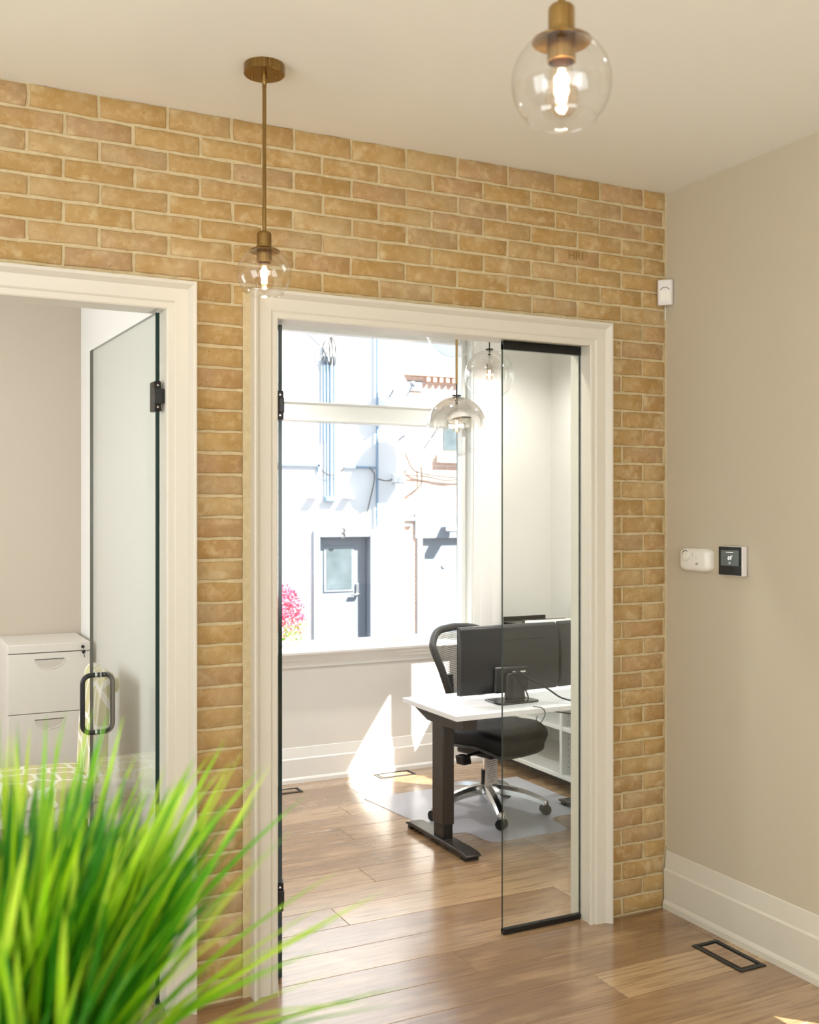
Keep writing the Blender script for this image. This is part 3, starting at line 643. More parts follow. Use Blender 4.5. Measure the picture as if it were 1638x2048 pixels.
# ================================================================== DESK
DZ = .65
dk = thing('standing_desk', 'white topped standing desk with dark steel T-legs', 'desk', (.05, 1.07, 0))
bx('desktop', 'desk_laminate', dk, -.492, .60, .803, 1.338, DZ - .023, DZ, bevel=.0015)
for lx in (-.405, .50):
    l = MB().prism([(.83, DZ - .023), (1.31, DZ - .023), (1.31, DZ - .045), (1.18, DZ - .085), (.98, DZ - .085), (.83, DZ - .075)], 0, lx - .035, lx + .035).build('bracket', 'desk_steel', dk, bevel=.002)
    MB().box(lx - .030, lx + .030, 1.030, 1.140, .10, DZ - .08).build('leg', 'desk_steel', dk, bevel=.006)
    MB().box(lx - .025, lx + .025, 1.036, 1.134, .02, .11).build('inner_leg', 'black_metal', dk, bevel=.004)
    ft = MB().prism([(.80, .018), (.80, .026), (.83, .036), (1.36, .036), (1.40, .026), (1.40, .018)], 0, lx - .040, lx + .040).build('foot', 'desk_steel', dk, bevel=.004)
    [MB().box(lx - .036, lx + .036, a, a + .03, 0, .018).build('foot_pad', 'rubber_black', ft) for a in (.82, 1.35)]
bx('crossbar', 'desk_steel', dk, -.37, .465, 1.06, 1.11, DZ - .07, DZ - .024, bevel=.002)
bx('control_box', 'black_metal', dk, -.33, -.13, 1.14, 1.25, DZ - .062, DZ - .024, bevel=.003)
# monitors
def shift(p, d): return [(a + d, b, c) for a, b, c in p]
def monitor(cx, cy, rz, label, x_half=.283, bs=1.):
    p = thing('computer_monitor', label, 'monitor', (cx, cy, DZ), 'monitors on the desk', rz)
    z0, z1 = .042, .362
    m = MB().prism([(.018, z0), (.018, z1), (.010, z1), (-.004, z1 - .012), (-.016, z1 - .09), (-.020, (z0 + z1) / 2), (-.016, z0 + .05), (-.002, z0), (.010, z0)], 0, -x_half, x_half)
    body = m.build('back_shell', 'monitor_black', p, world=False, bevel=.006)
    MB().box(-x_half, x_half, .018, .024, z0, z1).build('bezel', 'monitor_black', p, world=False, bevel=.002)
    MB().box(-x_half + .010, x_half - .010, .0242, .0248, z0 + .014, z1 - .010).build('screen', 'screen_black', p, world=False)
    # vent slit and port bay
    MB().box(-.185, .185, -.0150, -.0100, z1 - .072, z1 - .069).build('vent_slit', 'dark_gap', body, world=False)
    MB().box(-.10, .10, -.030, -.010, z0 + .002, z0 + .125).build('port_bay', 'monitor_black', body, world=False, bevel=.012)
    MB().box(-.004, .030, -.0325, -.029, z0 + .094, z0 + .102).box(.042, .072, -.0325, -.029, z0 + .094, z0 + .102).build('port', 'aluminium', body, world=False)
    MB().prism([(-.052, .010), (.060, .010), (.052, .125), (.046, .140), (-.040, .140), (-.046, .125)], 1, -.050, -.030).build('stand_neck', 'monitor_stand', p, world=False, bevel=.006)
    MB().prism([(-.120, -.035), (.118, -.035), (.105, .10), (-.105, .10), ], 2, .0, .007).build('stand_base', 'monitor_stand', p, world=False, bevel=.004) if False else MB().prism([(-.115 * bs, -.075), (-.10 * bs, -.10), (.10 * bs, -.10), (.118 * bs, -.075), (.105 * bs, .055), (-.105 * bs, .055)], 2, 0., .008).build('stand_base', 'monitor_stand', p, world=False, bevel=.004)
    return p
monitor(-.073, 1.035, R(2), 'black monitor seen from behind, left one of the two on the desk', .278)
monitor(.497, 1.09, R(8), 'black monitor seen from behind, right one cut off by the door jamb', .275, .55)
# mouse
ms = thing('computer_mouse', 'small black computer mouse on the white desk', 'mouse', (-.11, 1.262, DZ))
MB().sphere((-.11, 1.262, DZ + .004), .03, 20, 10, (1.6, 1.0, .75)).build('shell', 'rubber_black', ms, smooth=60)
ms.children[0].data.transform(Matrix.Identity(4))
for v in ms.children[0].data.vertices: v.co.z = max(v.co.z, 0)
MB().box(-.113, -.107, 1.25, 1.30, DZ + .020, DZ + .0275).build('wheel_strip', 'grey_plastic', ms)
# cables
def cable(name, pts, r, label, mat='rubber_black'):
    o = MB().tube(smooth_path(pts, 8), r, 8).build(name, mat, None, smooth=60); return tag(o, label, 'cable')
cable('monitor_cable', [(-.07, .980, .80), (-.04, .945, .775), (.05, .90, .72), (.11, .86, .675), (.20, .84, .657), (.32, .88, .656)], .0042, 'thick black cable running from the monitor across the desk')
cable('power_cable', [(-.09, .975, .79), (-.06, .945, .74), (-.04, .925, .69), (-.05, .915, .664), (-.09, .915, .664)], .0035, 'black cable curling down behind the monitor stand')
cable('hanging_cable', [(-.06, .85, .6525), (-.045, .81, .6525), (-.036, .798, .645), (-.030, .796, .62), (-.055, .797, .585), (-.075, .799, .60), (-.07, .80, .618)], .0018, 'thin cable looping over the front edge of the desk')
cable('cable_bundle', [(.04, .86, .622), (.12, .86, .605), (.20, .86, .590), (.26, .87, .585), (.29, .89, .60), (.27, .90, .61), (.25, .88, .59), (.29, .86, .585), (.33, .88, .60), (.32, .90, .622)], .0030, 'tangled black cable hanging under the desk')

# ================================================================== SHELF UNIT
su = thing('shelf_unit', 'low white shelving unit along the office side wall', 'shelf', (.87, 1.7, 0))
SX0, SX1, SY0, SY1 = .62, 1.105, .62, 2.41
bx('top_panel', 'shelf_white', su, SX0, SX1, SY0, SY1, .658, .68, bevel=.001); bx('bottom_shelf', 'shelf_white', su, SX0, SX1, SY0, SY1, .070, .092, bevel=.001); bx('shelf', 'shelf_white', su, SX0 + .004, SX1 - .01, SY0 + .02, SY1 - .02, .336, .358, bevel=.001)
for y in (SY0, 1.595, SY1 - .022):
    u = bx('upright', 'shelf_white', su, SX0 + .001, SX1 - .01, y, y + .022, .092, .658, bevel=.001)
    if y > 1 and y < 2:
        h = MB()
        for k in range(16):
            z = .13 + k * .032
            if abs(z - .347) > .02: h.cyl((SX0 + .045, y - .0004, z), (SX0 + .045, y + .004, z), .003, 8)
        h.build('peg_hole', 'dark_gap', u, kind='stuff')
bx('back_panel', 'shelf_white', su, SX1 - .010, SX1, SY0, SY1, .092, .658)
bx('underside_shade', 'dark_gap', su, SX0 + .12, SX1 - .02, SY0 + .03, SY1 - .03, 0, .070)  # dark block painting the shadow beneath the bottom shelf
pr = thing('printer', 'white desktop printer on the shelving behind the monitors', 'printer', (.85, 1.86, .68))
bx('body', 'white_plastic', pr, .67, 1.06, 1.62, 2.03, .68, .875, bevel=.012); bx('lid', 'white_plastic', pr, .665, 1.06, 1.61, 2.04, .877, .905, bevel=.006); bx('control_strip', 'grey_plastic', pr, .662, .668, 1.75, 1.92, .882, .897)
MB().box(.6640, .6645, 1.93, 1.985, .885, .895).build('nameplate', 'dark_gap', pr)
tr_ = thing('document_tray', 'black document tray standing beside the white printer', 'tray', (.80, 2.17, .68))
for z in (.72, .79, .875): bx('tray_shelf', 'black_metal', tr_, .67, .98, 2.07, 2.29, z, z + .006, bevel=.001)
for y in (2.07, 2.284): bx('side_panel', 'black_metal', tr_, .67, .98, y, y + .006, .68, .905, bevel=.001)

# ================================================================== CHAIR MAT AND OFFICE CHAIR
matp = [(-.42, 1.95), (-.36, 1.42), (-.36, 1.27), (-.345, 1.225), (-.30, 1.20), (-.23, 1.185), (-.205, 1.13), (-.205, 1.045), (-.19, 1.01), (-.15, .990), (.20, .990), (.24, 1.005), (.255, 1.05), (.262, 1.15), (.28, 1.19), (.33, 1.21), (.52, 1.215), (.56, 1.24), (.57, 1.28), (.57, 1.98)]
tag(MB().prism(matp, 2, .0003, .003).build('chair_mat', 'vinyl_mat'), 'translucent vinyl mat with a lip under the office chair', 'mat')
CH = Vector((.035, 1.435, .003)); hz_ = math.atan2(.30, 1.0)
# chair local frame: faces -y, x to the right as seen from the camera; rotated about z
oc = thing('office_chair', 'black mesh office chair with chrome five-star base on castors', 'chair', CH, rz=R(16))
def P_(o, nm, mt, par=None, **k): return o.build(nm, mt, par or oc, world=False, **k)
P_(MB().lathe([(.0001, .13), (.034, .13), (.036, .10), (.030, .055), (.0001, .055)], seg=28), 'hub', 'aluminium', smooth=35)
for k in range(5):
    a = R(-106 - 16 + 72 * k); d = Vector((math.cos(a), math.sin(a), 0)); n = Vector((-d.y, d.x, 0)); rings = []
    for t in [i / 10 for i in range(11)]:
        rad = .025 + .275 * t; z = .125 - .005 * t - .055 * t ** 2.2; wd = .029 - .007 * t; hgt = .027 - .009 * t
        c = d * rad + Vector((0, 0, z))
        rings.append([c + n * (wd * u) + Vector((0, 0, hgt * v)) for u, v in ((-1, -.9), (1, -.9), (1.0, .2), (.55, .9), (-.55, .9), (-1.0, .2))])
    lg = P_(MB().loft(rings), 'leg', 'aluminium', smooth=35)
    e = d * .305
    cst = MB(); cst.lathe([(.0001, .070), (.014, .070), (.016, .062), (.016, .050), (.0001, .048)], (e.x, e.y, 0), 14)
    cs = cst.build('caster', 'chrome', lg, world=False, smooth=40)
    q = R(40 * k + 20); ax = Vector((math.cos(q), math.sin(q), 0)); wl = MB(); c0 = Vector((e.x, e.y, .026)) 
    for s_ in (-1, 1): wl.cyl(c0 + ax * (.004 * s_), c0 + ax * (.022 * s_), .026, 18)
    wl.sphere(c0 + Vector((0, 0, .018)), .018, 12, 8)
    wl.build('caster', 'rubber_black', lg, world=False, smooth=35)
P_(MB().lathe([(.0001, .30), (.013, .30), (.013, .20), (.0001, .20)], seg=16), 'gas_piston', 'chrome', smooth=35)
P_(MB().lathe([(.0001, .22), (.0235, .22), (.025, .13), (.0001, .13)], seg=20), 'gas_column', 'black_metal', smooth=35)
P_(MB().box(-.085, .085, -.12, .13, .30, .345), 'mechanism', 'black_metal', bevel=.012)
P_(MB().tube([(-.07, -.03, .325), (-.17, -.04, .325), (-.20, -.045, .320)], .008, 8), 'lever', 'black_metal', smooth=40)
P_(MB().prism([(-.245, .335), (-.19, .335), (-.18, .290), (-.235, .290)], 1, -.075, -.02), 'lever_paddle', 'black_metal', bevel=.004)
# care tag on the column
tg = P_(MB().prism([(-.040, .315), (.046, .315), (.046, .145), (-.052, .145)], 1, -.0405, -.0400), 'care_tag', 'paper')
ml = MB(); rt = random.Random(5)
for k in range(13):
    z = .302 - k * .0115; wd = rt.uniform(.012, .032); ml.box(-wd, wd, -.0412, -.0405, z, z + .002)
P_(ml, 'print_line', 'ink', tg)
# seat: domed cushion with falling front edge
NU, NV = 28, 26; top = []; 
def seat_pt(u, v, lift):     # u -1..1 across, v -1 (front) .. 1 (back)
    wdt = .245 * (1 - .10 * max(0, v) ** 2 - .06 * max(0, -v) ** 3); rr = (abs(u) ** 4 + abs(v) ** 4) ** .25
    k = 1.0 if rr < 1e-6 else max(abs(u), abs(v)) / rr
    x = u * k * wdt; y = v * k * .235 - .055
    z = .455 + .018 * u * u - .012 * v + (-.085 * max(0, -v - .35) ** 1.7)
    edge = max(0, rr * 0 + max(abs(u), abs(v)) - .80) / .20
    return Vector((x, y, z + lift - (.030 * edge ** 2.2)))
rows = []
for i in range(NV + 1): rows.append([seat_pt(-1 + 2 * j / NU, -1 + 2 * i / NV, 0) for j in range(NU + 1)])
vs = [p for r_ in rows for p in r_]; nb = len(vs)
bot = [Vector((p.x * .93, p.y * .93, p.z - .055)) for p in vs]; fs = []
W_ = NU + 1
for i in range(NV):
    for j in range(NU):
        a = i * W_ + j; fs.append((a, a + 1, a + W_ + 1, a + W_)); fs.append((nb + a, nb + a + W_, nb + a + W_ + 1, nb + a + 1))
bd = [j for j in range(NU + 1)] + [i * W_ + NU for i in range(1, NV + 1)] + [NV * W_ + j for j in range(NU - 1, -1, -1)] + [i * W_ for i in range(NV - 1, 0, -1)]
for a, b in zip(bd, bd[1:] + bd[:1]): fs.append((a, b, nb + b, nb + a))
P_(MB().add(vs + bot, fs), 'seat', 'seat_black', smooth=70)
rim = [bot[a] + Vector((0, 0, -.004)) for a in bd]; P_(MB().tube(rim + [rim[0]], .0055, 8, cap=False), 'seat_rim', 'frame_grey', smooth=60)
P_(MB().loft([[Vector((p.x * k, p.y * k, p.z - d_)) for p in [bot[a] for a in bd]] for k, d_ in ((1, 0), (.86, .022), (.55, .030))]), 'seat_pan', 'rubber_black', smooth=60)
# back: frame loop and woven mesh on a curved surface
def back_pt(u, v):           # u -1..1, v 0..1 bottom to top
    wd = .155 + .075 * math.sin(min(1, v * 1.15) * math.pi / 2) ** 1.3 - .030 * max(0, v - .85) / .15
    x = u * wd; y = .175 + .10 * v - .045 * (u * u) - .03 * math.sin(v * math.pi); return Vector((x + .040, y, .535 + .395 * v - .022 * (u * u) * (v > .5) * (v - .5) * 2))
def outline():
    o_ = []
    for i in range(61):
        t = 2 * math.pi * i / 60; c_, s_ = math.cos(t), math.sin(t); e_ = .32
        u = math.copysign(abs(c_) ** e_, c_); v = .5 + .5 * math.copysign(abs(s_) ** e_, s_); o_.append(back_pt(u, v))
    return o_
P_(MB().tube(outline() + [], .020, 12, cap=False), 'back_frame', 'frame_grey', smooth=60)
g = MB(); nu, nv = 46, 44
def strand(p, q, nrm, w_): 
    t = (q - p).normalized().cross(nrm).normalized() * w_; g.add([p - t, p + t, q + t, q - t], [(0, 1, 2, 3)])
for j in range(1, nv):
    for i in range(nu):
        v = j / nv; p, q = back_pt(-.97 + 1.94 * i / nu, v), back_pt(-.97 + 1.94 * (i + 1) / nu, v); strand(p, q, Vector((0, 1, 0)), .0012)
for i in range(1, nu):
    for j in range(nv):
        u = -.97 + 1.94 * i / nu; strand(back_pt(u, j / nv), back_pt(u, (j + 1) / nv), Vector((0, 1, 0)), .0013)
P_(g, 'back_mesh', 'mesh_black', kind='stuff')
P_(MB().tube(smooth_path([(0, .10, .325), (0, .20, .335), (0, .25, .40), (0, .255, .55), (0, .265, .68)], 6), [.02] * 25, 10), 'back_support', 'black_metal', smooth=50)

# ================================================================== LEFT OFFICE
fc = thing('filing_cabinet', 'white three-drawer filing cabinet with a key in its lock', 'cabinet', (-2.036, 2.2, 0))
cx0, cx1, cy0, cy1, ct = -2.224, -1.848, 1.992, 2.42, .925
bx('body', 'file_white', fc, cx0 + .002, cx1 - .002, cy0 + .020, cy1, .01, ct - .004, bevel=.002)
bx('top', 'file_white', fc, cx0, cx1, cy0, cy1, ct - .040, ct, bevel=.003)
for k in range(3):
    zt = ct - .0435 - k * .285; zb = zt - .282
    dr = bx('drawer', 'file_white', fc, cx0 + .002, cx1 - .002, cy0 + .001, cy0 + .020, max(zb, .02), zt, bevel=.002)
    WL[dr.name] = Vector(fc.location)
    hc = ((cx0 + cx1) / 2, zt - .030); hw, hd = .068, .045
    arcp = [(hc[0] + hw * math.cos(q), hc[1] - hd * math.sin(q)) for q in [math.pi * i / 16 for i in range(17)]]
    n_ = len(arcp); vs = [(x, cy0 + .0006, z) for x, z in arcp] + [(hc[0] + (x - hc[0]) * .80, cy0 - .0030 + .003, hc[1] + (z - hc[1]) * .80) for x, z in arcp] + [(hc[0], cy0 + .0002, hc[1])]
    # finger pull: flat half-disc painted in recess shade, proud lower lip, dark strip as slot
    MB().tube([(x, cy0 + .0005, z) for x, z in arcp], .0022, 6).build('finger_lip', 'file_white', dr, smooth=60)
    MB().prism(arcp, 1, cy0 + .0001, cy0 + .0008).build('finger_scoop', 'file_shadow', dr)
    MB().box(hc[0] - hw, hc[0] + hw, cy0 - .0010, cy0 + .0006, hc[1] - .0005, hc[1] + .0025).build('finger_slot', 'dark_gap', dr)
bx('side_gap', 'dark_gap', fc, cx0 + .003, cx1 - .003, cy0 + .012, cy0 + .019, .012, ct - .04)
lk = MB().cyl((cx1 - .036, cy0, ct - .022), (cx1 - .036, cy0 - .006, ct - .022), .0075, 18).build('lock', 'black_metal', fc, smooth=40)
WL[lk.name] = Vector(fc.location)
ky = MB().cyl((cx1 - .036, cy0 - .006, ct - .022), (cx1 - .036, cy0 - .014, ct - .022), .004, 10).box(cx1 - .0375, cx1 - .0345, cy0 - .022, cy0 - .010, ct - .030, ct - .014).sphere((cx1 - .034, cy0 - .014, ct - .045), .0085, 12, 8, (1, .3, 1.15)).tube([(cx1 - .034, cy0 - .014, ct - .052), (cx1 - .029, cy0 - .014, ct - .072)], .0017, 6)
ky.build('key', 'black_metal', lk, smooth=50)
# upholstered chair (faces -x, back by the partition)
ac = thing('upholstered_chair', 'upholstered side chair in beige and white lattice fabric', 'chair', (-2.22, 1.25, 0))
YA, YC = 1.05, 1.45
bp_ = [(-2.005, .40), (-2.000, .52), (-1.992, .66), (-1.978, .80), (-1.966, .872), (-1.955, .892), (-1.938, .902), (-1.917, .898), (-1.902, .884), (-1.896, .862), (-1.899, .838), (-1.912, .826), (-1.926, .830), (-1.932, .80), (-1.940, .66), (-1.944, .52), (-1.945, .40)]
MB().prism(bp_, 1, YA, YC).build('backrest', 'lattice_fabric', ac, bevel=.012, segs=3)
MB().tube([(-1.918, YA - .002, .862), (-1.918, YA + .004, .862)], .020, 20).build('roll_button', 'lattice_fabric', ac, smooth=40, bevel=.004)
sr = []
for i in range(13):
    t = i / 12; x = -2.52 + .525 * t; rise = .022 * math.sin(math.pi * t) ** .6
    sr.append([(x, YA - .015 + (YC - YA + .03) * j / 12, .462 + rise * math.sin(math.pi * j / 12) ** .5 + .012) for j in range(13)])
vs = [p for r_ in sr for p in r_]; nb = len(vs); vs2 = [(p[0], p[1], .395) for p in vs]; fs = []
for i in range(12):
    for j in range(12):
        a = i * 13 + j; fs += [(a, a + 1, a + 14, a + 13), (nb + a, nb + a + 13, nb + a + 14, nb + a + 1)]
bd2 = list(range(13)) + [i * 13 + 12 for i in range(1, 13)] + [12 * 13 + j for j in range(11, -1, -1)] + [i * 13 for i in range(11, 0, -1)]
for a, b in zip(bd2, bd2[1:] + bd2[:1]): fs.append((a, b, nb + b, nb + a))
MB().add(vs + vs2, fs).build('seat', 'lattice_fabric', ac, smooth=50, bevel=.012, segs=3)
MB().box(-2.50, -1.96, YA + .005, YC - .005, .335, .395).build('seat_skirt', 'lattice_fabric', ac, bevel=.006)
for x, y in ((-2.48, YA + .03), (-2.48, YC - .03), (-1.98, YA + .03), (-1.98, YC - .03)):
    MB().loft([[(x + sx * h, y + sy * h, z) for sx, sy in ((-1, -1), (1, -1), (1, 1), (-1, 1))] for h, z in ((.014, 0), (.021, .335))]).build('leg', 'wood_leg', ac)
# wall outlet
ol = thing('wall_outlet', 'white double power outlet low on the partition wall', 'outlet', (-1.82, 1.84, .40))
bx('plate', 'white_plastic', ol, -1.826, -1.82, 1.80, 1.87, .395, .51, bevel=.002)
for z in (.43, .475):
    so_ = bx('socket', 'white_plastic', ol, -1.828, -1.826, 1.818, 1.852, z - .016, z + .016, bevel=.002); WL[so_.name] = Vector(ol.location)
    MB().box(-1.8284, -1.8275, 1.827, 1.829, z - .004, z + .008).box(-1.8284, -1.8275, 1.841, 1.843, z - .004, z + .008).cyl((-1.8284, 1.835, z - .009), (-1.8275, 1.835, z - .009), .0022, 8).build('slot', 'dark_gap', so_)

# ================================================================== OUTSIDE
YE = 12.7; GZ = -.95
struct(MB().box(-30, 40, 2.64, 60, GZ - .2, GZ).box(1.27, 40, -40, 2.64, GZ - .2, GZ).box(.13, 1.27, -40, 0, GZ - .2, GZ).build('ground', 'asphalt'), 'asphalt lane behind the building', 'ground')
wbld = thing('white_building', 'white painted building across the lane with door number 3', 'building', (-1, YE, GZ))
m = MB(); dx0, dx1, dz = 3.619, 4.511, 1.136
g_ = .03; m.box(-12, dx0 - g_, YE, YE + 4, GZ, 9).box(dx1 + g_, 5.161, YE, YE + 4, GZ, 9).box(dx0 - g_, dx1 + g_, YE, YE + 4, dz + g_, 9).box(dx0 - g_, dx1 + g_, YE + .5, YE + 4, GZ, dz + g_); m.build('wall', 'ext_white', wbld)
MB().box(3.505, dx0, YE - .05, YE - .001, GZ, 1.255).box(dx1, 4.600, YE - .05, YE - .001, GZ, 1.255).box(dx0, dx1, YE - .05, YE - .001, dz, 1.255).box(dx0 - .028, dx0, YE, YE + .118, GZ, dz).box(dx1, dx1 + .028, YE, YE + .118, GZ, dz).box(dx0 - .028, dx1 + .028, YE, YE + .118, dz, dz + .028).build('door_surround', 'ext_grey', wbld, bevel=.01)
dr = MB().box(dx0, dx1, YE + .12, YE + .165, GZ, dz).build('door', 'ext_door', wbld, bevel=.004); WL[dr.name] = Vector(wbld.location)
MB().box(3.745, 4.285, YE + .105, YE + .13, .23, .99).build('door_window_frame', 'ext_door', dr, bevel=.006); MB().box(3.795, 4.24, YE + .100, YE + .11, .275, .945).build('door_pane', 'ext_pane', dr)
MB().box(4.32, 4.37, YE + .09, YE + .12, .19, .36).box(4.22, 4.37, YE + .04, YE + .08, .165, .195).box(4.325, 4.365, YE + .04, YE + .12, .165, .195).build('door_handle', 'aluminium', dr, bevel=.004)
text('house_number', '3', .25, 'ext_cable', wbld, (4.02, YE - .055, 1.195), (R(90), 0, 0), .004)
m = MB(); m.cyl((4.632, YE - .06, 1.30), (4.632, YE - .06, 7.5), .022, 12); m.build('downpipe', 'ext_pipe', wbld, smooth=40)
for k, x in enumerate((3.685, 3.742, 3.80, 3.858)):
    MB().tube([(x, YE - .05, 1.80 + (.9 if k == 0 else 0)), (x, YE - .05, 4.08)], .019, 10).build('conduit', 'ext_pipe', wbld, smooth=40)
MB().box(3.70, 3.90, YE - .10, YE, 1.72, 1.80).build('conduit_box', 'ext_pipe', wbld, bevel=.01)
MB().box(1.5, 3.62, YE - .05, YE, 2.29, 2.325).box(4.05, 4.63, YE - .05, YE, 2.27, 2.305).box(3.58, 3.62, YE - .05, YE, 2.22, 2.32).build('cable_trunk', 'ext_pipe', wbld)
rw = random.Random(9)
for k in range(9):
    x = 3.66 + .028 * k; pts = [(3.78, YE - .12, 4.40), (x + rw.uniform(-.05, .05), YE - .12, 4.30 - rw.uniform(0, .1)), (x + rw.uniform(-.03, .05), YE - .08, 3.95), (x + rw.uniform(-.02, .02), YE - .06, 4.08)]
    MB().tube(smooth_path(pts, 6), .007, 6).build('service_wire', 'ext_cable', wbld)
tag(MB().tube(smooth_path([(3.74, YE - .12, 4.42), (3.40, YE - .12, 4.72), (2.8, YE - .2, 5.6)], 8), .012, 6).build('overhead_wire', 'ext_cable'), 'overhead service wire sagging to the white building', 'wire')
for pts in ([(3.62, YE - .06, 2.25), (3.72, YE - .07, 2.17), (3.86, YE - .06, 2.16), (4.05, YE - .06, 2.27)], [(4.5, YE - .05, 2.29), (4.58, YE - .07, 2.15), (4.52, YE - .05, 1.8), (4.40, YE - .05, 1.35)], [(4.62, YE - .1, 2.1), (4.75, YE - .14, 2.07), (4.9, YE - .1, 2.1), (5.15, YE - .1, 2.25)]):
    MB().tube(smooth_path(pts, 8), .010, 6).build('service_wire', 'ext_cable', wbld)
for x in (3.50, 4.10):
    MB().prism([(YE, 1.78), (YE - .16, 1.78), (YE - .16, 1.81), (YE - .02, 1.81), (YE - .02, 1.94), (YE, 1.98)], 0, x - .012, x + .012).box(x - .08, x + .08, YE - .16, YE, 1.775, 1.79).build('wall_bracket', 'ext_white', wbld)
def dish(x, y, z, r, label):
    p = thing('satellite_dish', label, 'satellite dish', (x, YE, z), 'dishes on the white building'); d = Vector((.35, -.85, .30)).normalized(); a = d.cross(Vector((0, 0, 1))).normalized(); b = a.cross(d).normalized(); c = Vector((x, y, z))
    m = MB(); rings = [[c + a * (r * .85 * t * math.cos(q)) + b * (r * t * math.sin(q)) + d * (.16 * r * t * t + e) for q in [2 * math.pi * k / 28 for k in range(28)]] for t, e in [(.02, 0), (.3, 0), (.6, 0), (.85, 0), (1, 0), (1, -.012), (.85, -.014), (.6, -.014), (.3, -.014), (.02, -.014)]]
    m.loft(rings).build('reflector', 'ext_white', p, smooth=50)
    MB().tube([c - b * (r * .9) + d * .1, c - b * (r * .35) + d * (r * 1.2)], .014, 8).build('feed_arm', 'ext_grey', p); MB().sphere(c - b * (r * .30) + d * (r * 1.2), .05, 12, 8).build('feed_horn', 'ext_grey', p, smooth=50)
    MB().tube([c - d * .01, c - d * .12, (x, YE, z - .12)], .022, 8).build('mount_arm', 'ext_grey', p, smooth=40)
dish(5.08, YE - .52, 2.90, .42, 'larger satellite dish low on the white building')
dish(4.90, YE - .34, 3.62, .24, 'smaller satellite dish behind the transom bar')
def lamp(x, z, y, label):
    p = thing('wall_lamp', label, 'lamp', (x, y, z)); MB().cyl((x, y, z), (x, y - .10, z), .035, 12).build('mount', 'ext_grey', p, smooth=40); MB().prism([(y - .06, z - .06), (y - .26, z - .06), (y - .26, z + .03), (y - .06, z + .10)], 0, x - .09, x + .09).build('housing', 'ext_white', p, bevel=.01); MB().box(x - .075, x + .075, y - .24, y - .08, z - .075, z - .06).build('lens', 'ext_grey', p)
lamp(4.98, 2.10, YE, 'small wall lamp beneath the satellite dishes')
# ---- brick building
bb = thing('brick_building', 'pale brick building to the right with toothed parapet', 'building', (7.5, YE + .1, GZ))
YBk = YE + .12
m = MB(); q0, q1, qz = 5.56, 6.42, 1.10
m.box(5.163, q0, YBk, YBk + 4, GZ, 3.80).box(q1, 12, YBk, YBk + 4, GZ, 3.80).box(q0, q1, YBk, YBk + 4, qz, 3.80).box(q0, q1, YBk + .3, YBk + 4, GZ, qz).build('wall', 'ext_brick', bb)
MB().box(5.163, 12, YBk - .10, YBk + 4, 3.88, 4.02).build('parapet_cap', 'ext_brick', bb)
MB().box(5.163, 12, YBk - .03, YBk + .0, 3.80, 3.88).build('parapet_band', 'ext_brick', bb)
for k in range(26): MB().box(5.62 + k * .125, 5.685 + k * .125, YBk - .085, YBk - .03, 3.79, 3.88).build('dentil', 'ext_brick', bb)
MB().box(5.18, 5.56, YBk - .02, YBk, 3.62, 3.79).build('vent_panel', 'ext_grey', bb)
MB().box(5.42, 7.0, YBk - .04, YBk, 1.10, 1.52).box(5.46, q0, YBk - .04, YBk, GZ, 1.10).box(q1, 6.52, YBk - .04, YBk, GZ, 1.10).build('door_surround', 'ext_grey', bb)
dr = MB().box(q0, q1, YBk + .06, YBk + .10, GZ, qz).build('door', 'ext_door', bb); WL[dr.name] = Vector(bb.location)
MB().cyl((6.02, YBk + .06, .62), (6.02, YBk + .04, .62), .04, 14).build('door_knob', 'ext_white', dr)
MB().box(5.98, 7.2, YBk - .01, YBk + .01, 2.62, 3.4).build('window_pane', 'ext_pane', bb); MB().box(5.85, 7.3, YBk - .10, YBk, 2.40, 2.56).build('window_sill', 'ext_sill', bb, bevel=.01)
lamp(6.06, 1.28, YBk - .04, 'small wall lamp above the grey door of the brick building')
for pts in ([(5.2, YBk - .08, 2.55), (5.35, YBk - .08, 2.28), (5.6, YBk - .08, 2.20), (6.1, YBk - .08, 2.15), (6.9, YBk - .08, 2.12)], [(5.17, YBk - .06, 2.18), (5.6, YBk - .06, 2.16), (6.0, YBk - .06, 2.10), (6.5, YBk - .06, 2.14), (7.0, YBk - .06, 2.10)], [(5.52, YBk - .06, 2.33), (5.53, YBk - .06, 2.10), (5.48, YBk - .06, 1.98), (5.2, YBk - .06, 1.80)]):
    MB().tube(smooth_path(pts, 8), .011, 6).build('service_wire', 'ext_cable', bb)
MB().box(5.17, 5.42, YBk - .05, YBk, 1.40, 1.47).box(5.17, 5.36, YBk - .05, YBk, 1.31, 1.35).build('meter_shelf', 'ext_grey', bb)
